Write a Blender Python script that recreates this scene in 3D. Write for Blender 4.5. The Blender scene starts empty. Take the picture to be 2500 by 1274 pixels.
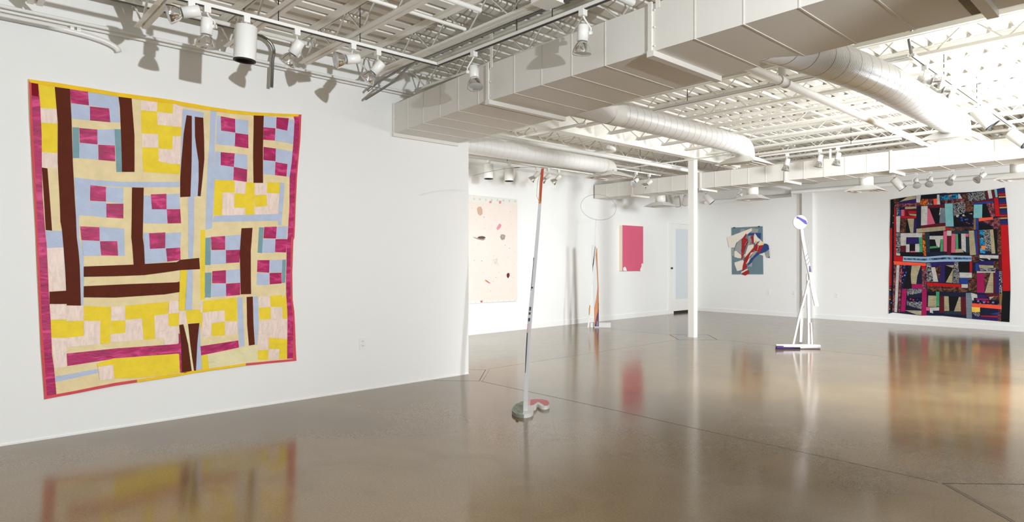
import bpy, math, random
from mathutils import Vector, Matrix
random.seed(7)
PI = math.pi
C = bpy.context.scene.collection
SC = bpy.context.scene

# ------------------------------------------------------------------ camera, light, exposure
FPX = 1544.5
YAW = math.atan(1680 / 1544.5)
H = 1.25
cam_d = bpy.data.cameras.new('camera'); cam = bpy.data.objects.new('camera', cam_d); C.objects.link(cam)
cam.location = (0, 0, H); cam.rotation_euler = (PI / 2, 0, YAW)
cam_d.sensor_width = 36; cam_d.lens = FPX / 2500 * 36; cam_d.clip_start = .05; cam_d.clip_end = 200
SC.camera = cam
SC.view_settings.view_transform = 'Standard'; SC.view_settings.look = 'None'
SC.view_settings.gamma = 1; SC.view_settings.use_curve_mapping = False
SC.view_settings.exposure = 0.12
w = bpy.data.worlds.new('world'); SC.world = w; w.use_nodes = True
w.node_tree.nodes['Background'].inputs[0].default_value = (.90, .95, 1, 1)
w.node_tree.nodes['Background'].inputs[1].default_value = 1.05
def lamp(name, kind, loc, power, size, col=(.885, .94, 1), aim=None, spot=None, blend=.6):
    d = bpy.data.lights.new(name, kind); o = bpy.data.objects.new(name, d); C.objects.link(o)
    o.location = loc; d.energy = power; d.color = col
    if kind in ('POINT', 'SPOT'): d.shadow_soft_size = size
    if kind == 'AREA': d.shape = 'DISK'; d.size = size
    if spot: d.spot_size = spot; d.spot_blend = blend
    if aim is not None:
        o.rotation_euler = (Vector(aim) - Vector(loc)).to_track_quat('-Z', 'Y').to_euler()
    return o
lamp('flash_head', 'SPOT', (1.5, 1.5, 2.0), 640, .035, aim=(-5.5, 1.3, 2.5), spot=1.5, blend=.3)
lamp('flash_head', 'SPOT', (1.5, 1.5, 2.0), 400, .035, aim=(-5.5, -1.0, 2.4), spot=1.5, blend=.6)
lamp('flash_head', 'POINT', (.1, 6.6, 2.5), 60, .3)
lamp('flash_head', 'SPOT', (.5, 7.1, 1.35), 600, .3, aim=(.1, 7.1, 3.2), spot=2.45, blend=.5)
lamp('flash_head', 'SPOT', (2.4, 8.8, 1.7), 1450, .5, aim=(-8, 11.8, 1.3), spot=1.95, blend=.4)
lamp('flash_head', 'SPOT', (1.8, 6.0, 2.2), 2300, .6, aim=(-5, 9.0, 0), spot=1.3, blend=.6)
lamp('flash_head', 'POINT', (-7.0, 4.0, 1.6), 55, .3)
SC.cycles.max_bounces = 10; SC.cycles.diffuse_bounces = 6; SC.cycles.glossy_bounces = 4
SC.cycles.sample_clamp_indirect = 6; SC.cycles.caustics_reflective = False

# ------------------------------------------------------------------ pixel <-> place
Fv = (-math.sin(YAW), math.cos(YAW)); Rv = (math.cos(YAW), math.sin(YAW))
def ray(px, py):
    u = (px - 1250) / FPX
    return (Fv[0] + u * Rv[0], Fv[1] + u * Rv[1], (637 - py) / FPX)
def onx(px, py, x):
    d = ray(px, py); t = x / d[0]; return Vector((x, t * d[1], H + t * d[2]))
def ony(px, py, y):
    d = ray(px, py); t = y / d[1]; return Vector((t * d[0], y, H + t * d[2]))
def onz(px, py, z):
    d = ray(px, py); t = (z - H) / d[2]; return Vector((t * d[0], t * d[1], z))
def atd(px, py, dep):
    d = ray(px, py); return Vector((d[0] * dep, d[1] * dep, H + d[2] * dep))
def xl(y): return -8.343 - .0235 * (y - 6.65)          # the long rear left wall, a touch out of square

# ------------------------------------------------------------------ materials
def lin(c): return tuple((v / 255 / 12.92 if v / 255 <= .04045 else ((v / 255 + .055) / 1.055) ** 2.4) for v in c) + (1,)
MATS = {}
def mat(name, rgb, rough=.6, metal=0., bump=0., bscale=40., var=0., spec=.5, ior=None, alpha=None):
    if name in MATS: return MATS[name]
    m = bpy.data.materials.new(name); m.use_nodes = True; nt = m.node_tree; b = nt.nodes['Principled BSDF']
    b.inputs['Base Color'].default_value = lin(rgb); b.inputs['Roughness'].default_value = rough
    b.inputs['Metallic'].default_value = metal; b.inputs['Specular IOR Level'].default_value = spec
    tc = nt.nodes.new('ShaderNodeTexCoord')
    n = nt.nodes.new('ShaderNodeTexNoise'); n.inputs['Scale'].default_value = bscale; n.inputs['Detail'].default_value = 3
    nt.links.new(tc.outputs['Object'], n.inputs['Vector'])
    if bump:
        bp = nt.nodes.new('ShaderNodeBump'); bp.inputs['Strength'].default_value = bump; bp.inputs['Distance'].default_value = .01
        nt.links.new(n.outputs['Fac'], bp.inputs['Height']); nt.links.new(bp.outputs['Normal'], b.inputs['Normal'])
    if var:
        n2 = nt.nodes.new('ShaderNodeTexNoise'); n2.inputs['Scale'].default_value = bscale * .15; n2.inputs['Detail'].default_value = 4
        nt.links.new(tc.outputs['Object'], n2.inputs['Vector'])
        mx = nt.nodes.new('ShaderNodeMix'); mx.data_type = 'RGBA'
        c = lin(rgb); mx.inputs[6].default_value = tuple(v * (1 - var) for v in c[:3]) + (1,)
        mx.inputs[7].default_value = tuple(min(1, v * (1 + var * .5)) for v in c[:3]) + (1,)
        nt.links.new(n2.outputs['Fac'], mx.inputs[0]); nt.links.new(mx.outputs[2], b.inputs['Base Color'])
    MATS[name] = m; return m
M_wall = mat('wall_paint', (238, 237, 233), .75, bump=.03, bscale=60, var=.01)
M_steel = mat('white_steel_paint', (238, 235, 226), .45, var=.05, bscale=10)
M_deck = mat('deck_paint', (239, 236, 228), .55, var=.05, bscale=8)
M_duct = mat('duct_paint', (226, 222, 214), .45, bump=.05, bscale=12, var=.03)
M_white = mat('white_enamel', (236, 234, 228), .35)
M_black = mat('black_rubber', (22, 22, 24), .5)
M_dark = mat('dark_slot', (60, 58, 54), .6)
M_emt = mat('galvanised_conduit', (150, 150, 145), .35, metal=.8, var=.1, bscale=30)
M_chrome = mat('lamp_chrome', (235, 235, 235), .08, metal=1.)
M_glass = mat('lamp_glass', (205, 208, 208), .12, metal=.35)
M_joint = mat('slab_joint', (76, 66, 52), .7)
M_joint2 = mat('faint_slab_joint', (104, 90, 70), .4)
M_brown = mat('insulation', (140, 125, 105), .9, bump=.6, bscale=60, var=.3)

def seam_mat(nm, dark, metal):
    m = mat(nm, (228, 226, 222), .32 if metal else .45, metal=metal)
    nt = m.node_tree; b = nt.nodes['Principled BSDF']; tc = [n for n in nt.nodes if n.type == 'TEX_COORD'][0]
    sp = nt.nodes.new('ShaderNodeSeparateXYZ'); nt.links.new(tc.outputs['Object'], sp.inputs[0])
    def mth(op, a, bb=None, v=None):
        n = nt.nodes.new('ShaderNodeMath'); n.operation = op
        nt.links.new(a, n.inputs[0])
        if bb is not None: nt.links.new(bb, n.inputs[1])
        if v is not None: n.inputs[1].default_value = v
        return n.outputs[0]
    t = mth('MULTIPLY', sp.outputs['X'], v=.12)
    a = mth('ADD', sp.outputs['Y'], t); a = mth('MULTIPLY', a, v=1 / .105)
    fr = mth('FRACT', a); lt = mth('LESS_THAN', fr, v=.035)
    mx = nt.nodes.new('ShaderNodeMix'); mx.data_type = 'RGBA'; mx.inputs[6].default_value = lin((228, 226, 222)); mx.inputs[7].default_value = lin(dark)
    nt.links.new(lt, mx.inputs[0]); nt.links.new(mx.outputs[2], b.inputs['Base Color'])
    ff = mth('MULTIPLY', a, v=9.); s = mth('MULTIPLY', ff, v=6.283); s = mth('SINE', s)
    bp = nt.nodes.new('ShaderNodeBump'); bp.inputs['Strength'].default_value = .12; bp.inputs['Distance'].default_value = .003
    nt.links.new(s, bp.inputs['Height']); nt.links.new(bp.outputs['Normal'], b.inputs['Normal'])
    return m
M_spiral = seam_mat('spiral_duct_metal', (120, 118, 112), .25)
M_spiral2 = seam_mat('painted_spiral_duct', (204, 200, 192), .0)

def floor_mat():
    m = bpy.data.materials.new('polished_concrete'); m.use_nodes = True; nt = m.node_tree; b = nt.nodes['Principled BSDF']
    tc = nt.nodes.new('ShaderNodeTexCoord')
    def noise(sc, det=5, dist=0.):
        n = nt.nodes.new('ShaderNodeTexNoise'); n.inputs['Scale'].default_value = sc; n.inputs['Detail'].default_value = det
        n.inputs['Distortion'].default_value = dist; nt.links.new(tc.outputs['Object'], n.inputs['Vector']); return n.outputs['Fac']
    r = nt.nodes.new('ShaderNodeValToRGB'); nt.links.new(noise(.55, 6, .6), r.inputs[0])
    e = r.color_ramp.elements; e[0].position = .3; e[0].color = lin((108, 88, 57)); e[1].position = .72; e[1].color = lin((137, 114, 79))
    r2 = nt.nodes.new('ShaderNodeValToRGB'); nt.links.new(noise(90, 3), r2.inputs[0])
    e = r2.color_ramp.elements; e[0].position = .3; e[0].color = (.8, .8, .8, 1); e[1].position = .7; e[1].color = (1.12, 1.12, 1.12, 1)
    mx = nt.nodes.new('ShaderNodeMix'); mx.data_type = 'RGBA'; mx.blend_type = 'MULTIPLY'; mx.inputs[0].default_value = 1
    nt.links.new(r.outputs[0], mx.inputs[6]); nt.links.new(r2.outputs[0], mx.inputs[7])
    r3 = nt.nodes.new('ShaderNodeValToRGB'); nt.links.new(noise(2.2, 4, 1.), r3.inputs[0])
    e = r3.color_ramp.elements; e[0].position = .34; e[0].color = (.88, .87, .86, 1); e[1].position = .5; e[1].color = (1, 1, 1, 1)
    mx2 = nt.nodes.new('ShaderNodeMix'); mx2.data_type = 'RGBA'; mx2.blend_type = 'MULTIPLY'; mx2.inputs[0].default_value = 1
    nt.links.new(mx.outputs[2], mx2.inputs[6]); nt.links.new(r3.outputs[0], mx2.inputs[7])
    nt.links.new(mx2.outputs[2], b.inputs['Base Color'])
    mr = nt.nodes.new('ShaderNodeMapRange'); nt.links.new(noise(5, 6), mr.inputs[0]); mr.inputs[3].default_value = .10; mr.inputs[4].default_value = .19
    nt.links.new(mr.outputs[0], b.inputs['Roughness'])
    b.inputs['IOR'].default_value = 1.58
    bp = nt.nodes.new('ShaderNodeBump'); bp.inputs['Strength'].default_value = .05; bp.inputs['Distance'].default_value = .004
    nt.links.new(noise(1.8, 3), bp.inputs['Height']); nt.links.new(bp.outputs['Normal'], b.inputs['Normal'])
    return m
M_floor = floor_mat()

def fabric(name, rgb, kind='plain'):
    if name in MATS: return MATS[name]
    m = bpy.data.materials.new(name); m.use_nodes = True; nt = m.node_tree; b = nt.nodes['Principled BSDF']
    tc = nt.nodes.new('ShaderNodeTexCoord')
    def noise(sc, det=3, dist=0., vec=(1, 1, 1)):
        mp = nt.nodes.new('ShaderNodeMapping'); mp.inputs['Scale'].default_value = vec; nt.links.new(tc.outputs['Object'], mp.inputs[0])
        n = nt.nodes.new('ShaderNodeTexNoise'); n.inputs['Scale'].default_value = sc; n.inputs['Detail'].default_value = det
        n.inputs['Distortion'].default_value = dist; nt.links.new(mp.outputs[0], n.inputs['Vector']); return n.outputs['Fac']
    b.inputs['Roughness'].default_value = .8; b.inputs['Specular IOR Level'].default_value = .25
    c = lin(rgb)
    def ramp(fac, stops, interp='LINEAR'):
        r = nt.nodes.new('ShaderNodeValToRGB'); nt.links.new(fac, r.inputs[0]); r.color_ramp.interpolation = interp
        el = r.color_ramp.elements
        while len(el) < len(stops): el.new(.5)
        for k, (p, col) in enumerate(stops): el[k].position = p; el[k].color = lin(col)
        nt.links.new(r.outputs[0], b.inputs['Base Color'])
    fb = noise(13, 3, .8)
    bs = .75
    if kind == 'plain':
        sh = tuple(int(v * .965) for v in rgb); hi = tuple(min(255, int(v * 1.015)) for v in rgb)
        ramp(noise(14, 4), [(.3, sh), (.7, hi)])
    elif kind == 'satin':
        b.inputs['Roughness'].default_value = .5; b.inputs['Specular IOR Level'].default_value = .3
        ramp(noise(9, 3, 1.2, (1, .7, 1.9)), [(.34, tuple(int(v * .86) for v in rgb)), (.54, rgb), (.68, tuple(min(255, int(v * 1.0 + 34)) for v in rgb))])  # lighter streaks are satin highlights put into the base colour
        fb = noise(15, 3, 1.2, (1, .7, 1.9)); bs = .4
    elif kind == 'sheen':
        b.inputs['Roughness'].default_value = .5
        ramp(noise(18, 3, 1., (1, 2.2, .6)), [(.3, tuple(int(v * .95) for v in rgb)), (.7, tuple(min(255, int(v * 1.04)) for v in rgb))])
    elif kind == 'zebra':
        ramp(noise(9, 2, 6.), [(.44, (14, 14, 18)), (.47, (170, 170, 172)), (.52, (190, 190, 190)), (.55, (14, 14, 18))])
    elif kind == 'floral':
        v = nt.nodes.new('ShaderNodeTexVoronoi'); v.inputs['Scale'].default_value = 22; nt.links.new(tc.outputs['Object'], v.inputs['Vector'])
        mx = nt.nodes.new('ShaderNodeMix'); mx.data_type = 'RGBA'; mx.blend_type = 'MIX'; mx.inputs[7].default_value = lin((14, 14, 26))
        hs = nt.nodes.new('ShaderNodeHueSaturation'); hs.inputs['Saturation'].default_value = 1.1; hs.inputs['Value'].default_value = .55
        hs.inputs['Color'].default_value = lin(rgb)
        sp = nt.nodes.new('ShaderNodeSeparateColor'); nt.links.new(v.outputs['Color'], sp.inputs[0])
        r = nt.nodes.new('ShaderNodeValToRGB'); nt.links.new(sp.outputs[0], r.inputs[0]); r.color_ramp.interpolation = 'CONSTANT'
        el = r.color_ramp.elements; el.new(.4); el.new(.7)
        for k, (p, col) in enumerate([(0, rgb), (.3, (170, 40, 80)), (.55, (40, 70, 160)), (.85, (60, 130, 90))]): 
            if k < len(el): el[k].position = p; el[k].color = lin(col)
        nt.links.new(r.outputs[0], mx.inputs[6])
        rr = nt.nodes.new('ShaderNodeValToRGB'); nt.links.new(v.outputs['Distance'], rr.inputs[0]); rr.color_ramp.interpolation = 'CONSTANT'
        rr.color_ramp.elements[1].position = .42
        nt.links.new(rr.outputs[0], mx.inputs[0]); nt.links.new(mx.outputs[2], b.inputs['Base Color'])
    elif kind == 'mottle':
        ramp(noise(20, 4, 1.), [(.38, tuple(int(v * .35) for v in rgb)), (.52, rgb), (.68, tuple(min(255, int(v * 1.5 + 10)) for v in rgb))])
    elif kind == 'stripes':
        sp = nt.nodes.new('ShaderNodeSeparateXYZ'); nt.links.new(tc.outputs['Object'], sp.inputs[0])
        mu = nt.nodes.new('ShaderNodeMath'); mu.operation = 'MULTIPLY'; mu.inputs[1].default_value = 5.2; nt.links.new(sp.outputs['Z'], mu.inputs[0])
        fr = nt.nodes.new('ShaderNodeMath'); fr.operation = 'FRACT'; nt.links.new(mu.outputs[0], fr.inputs[0])
        ramp(fr.outputs[0], [(0, (30, 40, 95)), (.3, (25, 22, 50)), (.42, (175, 140, 80)), (.56, (95, 20, 35)), (.68, (185, 30, 35)), (.8, (85, 22, 40)), (.92, (30, 50, 110))], 'CONSTANT')
    elif kind == 'dots':
        v = nt.nodes.new('ShaderNodeTexVoronoi'); v.inputs['Scale'].default_value = 16; nt.links.new(tc.outputs['Object'], v.inputs['Vector'])
        ramp(v.outputs['Distance'], [(0, (225, 215, 220)), (.12, rgb)], 'CONSTANT')
    elif kind == 'ribbed':
        sp = nt.nodes.new('ShaderNodeSeparateXYZ'); nt.links.new(tc.outputs['Object'], sp.inputs[0])
        mu = nt.nodes.new('ShaderNodeMath'); mu.operation = 'MULTIPLY'; mu.inputs[1].default_value = 220; nt.links.new(sp.outputs['Z'], mu.inputs[0])
        si = nt.nodes.new('ShaderNodeMath'); si.operation = 'SINE'; nt.links.new(mu.outputs[0], si.inputs[0]); fb = si.outputs[0]
        ramp(noise(14, 3), [(.3, tuple(int(v * .88) for v in rgb)), (.7, rgb)])
    bp = nt.nodes.new('ShaderNodeBump'); bp.inputs['Strength'].default_value = bs; bp.inputs['Distance'].default_value = .012
    nt.links.new(fb, bp.inputs['Height']); nt.links.new(bp.outputs['Normal'], b.inputs['Normal'])
    MATS[name] = m; return m

# ------------------------------------------------------------------ mesh building
class MB:
    def __init__(s): s.v = []; s.f = []; s.mi = []; s.sm = []; s.cur = 0; s.smooth = False
    def add(s, vs, fs):
        o = len(s.v); s.v += [tuple(p) for p in vs]
        for f in fs: s.f.append([o + i for i in f]); s.mi.append(s.cur); s.sm.append(s.smooth)
        return s
    def box(s, a, b):
        x0, x1 = sorted((a[0], b[0])); y0, y1 = sorted((a[1], b[1])); z0, z1 = sorted((a[2], b[2]))
        return s.add([(x0, y0, z0), (x1, y0, z0), (x1, y1, z0), (x0, y1, z0), (x0, y0, z1), (x1, y0, z1), (x1, y1, z1), (x0, y1, z1)],
                     [(3, 2, 1, 0), (4, 5, 6, 7), (0, 1, 5, 4), (1, 2, 6, 5), (2, 3, 7, 6), (3, 0, 4, 7)])
    def prism(s, poly, z0, z1):                      # plan polygon, ccw
        n = len(poly)
        return s.add([(p[0], p[1], z0) for p in poly] + [(p[0], p[1], z1) for p in poly],
                     [tuple(range(n - 1, -1, -1)), tuple(range(n, 2 * n))] + [(i, (i + 1) % n, (i + 1) % n + n, i + n) for i in range(n)])
    def slab(s, poly3, nrm):                         # any planar polygon thickened along nrm
        n = len(poly3); k = Vector(nrm)
        return s.add([tuple(Vector(p)) for p in poly3] + [tuple(Vector(p) + k) for p in poly3],
                     [tuple(range(n - 1, -1, -1)), tuple(range(n, 2 * n))] + [(i, (i + 1) % n, (i + 1) % n + n, i + n) for i in range(n)])
    def tube(s, pts, r, seg=10, caps=True):
        pts = [Vector(p) for p in pts]; rs = r if isinstance(r, (list, tuple)) else [r] * len(pts)
        s.smooth, old = True, s.smooth; vs = []; fs = []; up = None
        for i, p in enumerate(pts):
            if i == 0: t = pts[1] - p
            elif i == len(pts) - 1: t = p - pts[i - 1]
            else: t = (pts[i + 1] - p).normalized() + (p - pts[i - 1]).normalized()
            t.normalize()
            if up is None:
                up = Vector((0, 0, 1)) if abs(t.z) < .9 else Vector((1, 0, 0))
            a = t.cross(up); a.normalize(); b = a.cross(t); up = b
            for k in range(seg):
                q = p + (a * math.cos(2 * PI * k / seg) + b * math.sin(2 * PI * k / seg)) * rs[i]; vs.append(q)
            if i:
                for k in range(seg):
                    k2 = (k + 1) % seg; fs.append(((i - 1) * seg + k, (i - 1) * seg + k2, i * seg + k2, i * seg + k))
        s.add(vs, fs); s.smooth = False
        if caps:
            n = len(pts); o = len(s.v) - n * seg
            s.f.append([o + k for k in range(seg)]); s.mi.append(s.cur); s.sm.append(False)
            s.f.append([o + (n - 1) * seg + k for k in range(seg - 1, -1, -1)]); s.mi.append(s.cur); s.sm.append(False)
        s.smooth = old; return s
    def lathe(s, prof, mtx, seg=24):                 # prof [(r,z)] around local z, placed by matrix
        s.smooth, old = True, s.smooth; vs = []; fs = []
        for i, (r, z) in enumerate(prof):
            for k in range(seg):
                a = 2 * PI * k / seg; vs.append(mtx @ Vector((r * math.cos(a), r * math.sin(a), z)))
            if i:
                for k in range(seg):
                    k2 = (k + 1) % seg; fs.append(((i - 1) * seg + k, (i - 1) * seg + k2, i * seg + k2, i * seg + k))
        s.add(vs, fs); s.smooth = old; return s
    def build(s, name, mats, parent=None):
        me = bpy.data.meshes.new(name); me.from_pydata(s.v, [], s.f)
        for m in (mats if isinstance(mats, (list, tuple)) else [mats]): me.materials.append(m)
        me.polygons.foreach_set('material_index', s.mi); me.polygons.foreach_set('use_smooth', s.sm); me.update()
        o = bpy.data.objects.new(name, me); C.objects.link(o)
        if parent is not None:
            o.parent = parent; o.matrix_parent_inverse = Matrix.Translation(parent.location).inverted() if False else parent.matrix_basis.inverted()
        return o
def tag(o, label, cat, group=None, kind=None):
    if label: o['label'] = label
    if cat: o['category'] = cat
    if group: o['group'] = group
    if kind: o['kind'] = kind
    return o
def thing(name, label, cat, loc=(0, 0, 0), group=None):
    o = bpy.data.objects.new(name, None); C.objects.link(o); o.location = loc; o.empty_display_size = .1
    return tag(o, label, cat, group)
def struct(name, mb, m, parent=None):
    o = mb.build(name, m, parent)
    if parent is None: o['kind'] = 'structure'
    return o
def arc_pts(p0, p1, p2, n=8):                        # quadratic bend
    p0, p1, p2 = Vector(p0), Vector(p1), Vector(p2)
    return [p0 * (1 - t) ** 2 + p1 * 2 * t * (1 - t) + p2 * t * t for t in [k / n for k in range(n + 1)]]

# ------------------------------------------------------------------ the room
LX = -5.48; BY = 14.2; XR = 5.2; YF = -4.0; ZD = 3.20
fl = MB().box((-9, YF, -.1), (XR + .2, BY + .2, 0)); floor = struct('floor', fl, M_floor)
def groove(pts, wdt=.008):
    m = MB()
    for a, b in zip(pts[:-1], pts[1:]):
        a = Vector((a[0], a[1], 0)); b = Vector((b[0], b[1], 0)); t = (b - a).normalized(); n = Vector((-t.y, t.x, 0)) * wdt / 2
        m.add([tuple(a - n + Vector((0, 0, .0006))), tuple(b - n + Vector((0, 0, .0006))), tuple(b + n + Vector((0, 0, .0006))), tuple(a + n + Vector((0, 0, .0006)))], [(0, 1, 2, 3)])
    return m
def Z0(px, py): return onz(px, py, 0)
groove([(-5.07, 4.215), (-3.33, 4.222), (-2.55, 4.205), (-1.7, 4.2), (-1.0, 4.19)], .005).build('slab_joint', M_joint, floor)
groove([(-5.42, 3.88), (-5.09, 4.215), (-5.56, 4.70)], .006).build('slab_joint', M_joint, floor)
groove([(-.12, 3.32), (-.98, 4.19), (-.52, 4.66)], .009).build('slab_joint', M_joint, floor)
groove([(-5.53, 4.73), (-5.05, 4.225)], .004).build('slab_joint', M_joint2, floor)
groove([(-5.56, 4.70), (-6.3, 4.0)], .006).build('slab_joint', M_joint2, floor)
groove([(-.16, 3.38), (-.955, 4.19)], .004).build('slab_joint', M_joint, floor)
groove([(-6.09, 9.23), (-5.61, 8.755), (-5.19, 9.2), (-5.65, 9.7), (-6.09, 9.23)], .010).build('slab_joint', M_joint, floor)
groove([(-5.62, 8.76), (-5.6, 7.2), (-5.58, 4.75)], .004).build('slab_joint', M_joint2, floor)
groove([(-5.19, 9.2), (-3.2, 9.18), (-1, 9.22), (2, 9.2)], .005).build('slab_joint', M_joint2, floor)
groove([(-8.4, 9.25), (-7.2, 9.22), (-6.09, 9.23)], .005).build('slab_joint', M_joint2, floor)
groove([(-.5, 4.66), (-.5, 9), (-.52, 14)], .005).build('slab_joint', M_joint2, floor)

struct('wall_left', MB().box((LX - .14, YF, 0), (LX, 4.385, ZD + .05)), M_wall)
struct('wall_left_rear', MB().prism([(xl(3.2), 3.2), (xl(BY + .1), BY + .1), (xl(BY) - .15, BY + .1), (xl(3.2) - .15, 3.2)][::-1], 0, ZD + .05), M_wall)
struct('wall_inner', MB().box((-8.3, 3.2, 0), (LX - .14, 3.35, ZD + .05)), M_wall)
struct('wall_back', MB().box((-8.7, BY, 0), (XR, BY + .15, ZD + .05)), M_wall)
struct('wall_right', MB().box((XR, YF, 0), (XR + .15, BY, ZD + .05)), M_wall)
# shallow pilaster on the back wall
struct('trim_1', MB().box((-5.925, BY - .10, 0), (-5.70, BY + .01, 2.78)), M_wall)
# baseboards
struct('baseboard_left', MB().box((LX, YF, 0), (LX + .006, 4.385, .012)), M_wall)
def strip(y0, y1, h, t=.012):
    return MB().prism([(xl(y0), y0), (xl(y0) + t, y0), (xl(y1) + t, y1), (xl(y1), y1)], 0, h)
struct('baseboard_left_rear', strip(3.35, 12.78, .095), M_wall)
struct('baseboard_back', MB().box((-8.5, BY - .01, 0), (XR, BY, .09)), M_wall)
# door at the far end of the rear left wall
xd = xl(13.3)
d = MB().box((xd - .02, 12.80, 0), (xd + .035, 12.86, 2.20)); d.box((xd - .02, 12.86, 2.14), (xd + .035, 13.86, 2.20)); d.box((xd - .02, 13.86, 0), (xd + .035, 13.92, 2.20))
door = struct('door_1', d, M_wall)
g = MB().box((xd - .01, 12.865, .055), (xd + .012, 12.98, 2.135)); g.box((xd - .01, 13.74, .055), (xd + .012, 13.855, 2.135))
g.box((xd - .01, 12.98, .055), (xd + .012, 13.74, .33)); g.box((xd - .01, 12.98, 2.02), (xd + .012, 13.74, 2.135))
g.build('door_panel', M_white, door)
MB().box((xd, 12.98, .33), (xd + .004, 13.74, 2.02)).build('frosted_pane', mat('frosted_glass', (214, 220, 222), .35), door)
MB().lathe([(.001, .05), (.022, .045), (.026, .025), (.012, .012), (.012, 0)], Matrix.Translation((xd + .012, 12.92, 1.08)) @ Matrix.Rotation(PI / 2, 4, 'Y'), 12).build('door_knob', M_dark, door)
MB().box((xd - .015, 12.86, 0), (xd + .006, 13.86, .054)).build('door_gap', M_black, door)

# corrugated roof deck: flutes run away from the camera over the main bay, across over the rear left bay
def deck():
    m = MB(); P = .145; prof = [(0, 0), (.088, 0), (.104, .038), (.130, .038), (.145, 0)]
    x = LX - .2
    zz = []
    while x < XR + .1:
        zz += [(x + a, ZD + b) for a, b in prof[:-1]]; x += P
    zz.append((x, ZD))
    vs = []; fs = []
    for a, b in zz: vs += [(a, YF, b), (a, BY + .1, b)]
    for i in range(len(zz) - 1): fs.append((2 * i, 2 * i + 1, 2 * i + 3, 2 * i + 2))
    m.add(vs, fs)
    y = 3.0; zz = []
    while y < BY + .1:
        zz += [(y + a, ZD + b) for a, b in prof[:-1]]; y += P
    zz.append((y, ZD)); vs = []; fs = []
    for a, b in zz: vs += [(-8.8, a, b), (LX - .2, a, b)]
    for i in range(len(zz) - 1): fs.append((2 * i, 2 * i + 2, 2 * i + 3, 2 * i + 1))
    m.add(vs, fs)
    m.box((-9, YF, ZD + .05), (XR + .2, BY + .2, ZD + .1))
    return m
struct('ceiling', deck(), M_deck)

# ------------------------------------------------------------------ steel joists
ZB = 2.95
def joist_parts(root, a, b, axis, c, web_pitch=.48):
    """double angle chords with a bent rod web; runs from a to b along axis at cross position c"""
    def P(s, t, z): return (s, c + t, z) if axis == 'x' else (c + t, s, z)
    def bx(m, s0, s1, t0, t1, z0, z1): m.box(P(s0, t0, z0), P(s1, t1, z1))
    top = MB()
    for sg in (-1, 1):
        bx(top, a, b, sg * .008, sg * .052, ZD - .005, ZD - .001); bx(top, a, b, sg * .008, sg * .012, ZD - .04, ZD - .005)
    top.build('top_chord', M_steel, root)
    bot = MB(); i0 = .22
    for sg in (-1, 1):
        bx(bot, a + i0, b - i0, sg * .008, sg * .042, ZB, ZB + .004); bx(bot, a + i0, b - i0, sg * .008, sg * .012, ZB + .004, ZB + .036)
    bot.build('bottom_chord', M_steel, root)
    web = MB(); n = int((b - a - .1) / (web_pitch / 2)); pts = []
    for k in range(n + 1):
        s = a + .03 + k * web_pitch / 2
        pts.append(P(s, 0, ZD - .02 if k % 2 == 0 else ZB + .015))
    web.tube(pts, .0085, 6); web.build('web', M_steel, root)
J0, JS = 1.13, .62
front_names = {-1: 'nearest the camera of those', 0: 'first from the left', 1: 'second from the left', 2: 'third from the left', 3: 'fourth from the left'}
ordn = ['first', 'second', 'third', 'fourth', 'fifth', 'sixth', 'seventh', 'eighth', 'ninth', 'tenth', 'eleventh']
for n in range(-1, 21):
    y = J0 + JS * n
    if y > 4.4 - .3 and n == 99: continue
    if n <= 3:
        lab = 'beige-white open-web steel joist over the near track lights, %s along the left wall' % (['frontmost', 'second', 'third', 'fourth', 'fifth'][n + 1])
    elif n <= 5:
        lab = 'open-web steel joist hidden mostly above the big near duct, its %s side' % ('near' if n == 4 else 'far')
    elif n <= 14:
        lab = 'bright white open-web steel joist, %s one behind the big near duct' % ordn[n - 6]
    elif n == 15:
        lab = 'white open-web steel joist directly above the far rectangular duct'
    else:
        lab = 'white open-web steel joist, %s one between the far duct and back wall' % ordn[n - 16]
    a = LX + .02 if y < 4.38 else -5.60
    r = thing('roof_joist', lab, 'joist', (a, y, ZB), 'roof joists across the main bay')
    joist_parts(r, a, XR - .02, 'x', y)
for k, x in enumerate((-6.45, -7.1, -7.75)):
    r = thing('roof_joist', 'white open-web joist over the rear left bay, %s from the steel beam' % ['first', 'second', 'third'][k], 'joist', (x, 4.4, ZB), 'joists over the rear left bay')
    joist_parts(r, 3.4, BY - .05, 'y', x)
# bridging pipes that tie the joists
def bar_thing(name, label, cat, pts, r, m=M_steel, seg=8, group=None):
    o = MB().tube(pts, r, seg).build(name, m); return tag(o, label, cat, group)
bar_thing('joist_bridging', 'white bridging bar tying the near joists, above the track corner', 'bracing bar', [(-3.75, YF + .1, 2.997), (-3.75, 2.97, 2.997)], .013)
bar_thing('joist_bridging', 'white pipe across the near joists, right of the track corner', 'bracing bar', [(-3.44, YF + .1, 3.02), (-3.44, 2.86, 3.02)], .018)
bar_thing('joist_bridging', 'short thick white tube above the second downward lamp on the duct side', 'bracing bar', [(-2.69, YF + .1, 3.06), (-2.69, 3.62, 3.06)], .028)
for k, x in enumerate((-4.55, -3.3, -2.05, -.8)):
    bar_thing('joist_bridging', 'white bridging rod across the rear joists, %s from the left' % ordn[k], 'bracing bar', [(x, 4.3, 3.13), (x, BY - .05, 3.13)], .014, group='bridging rods in the rear ceiling')

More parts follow.
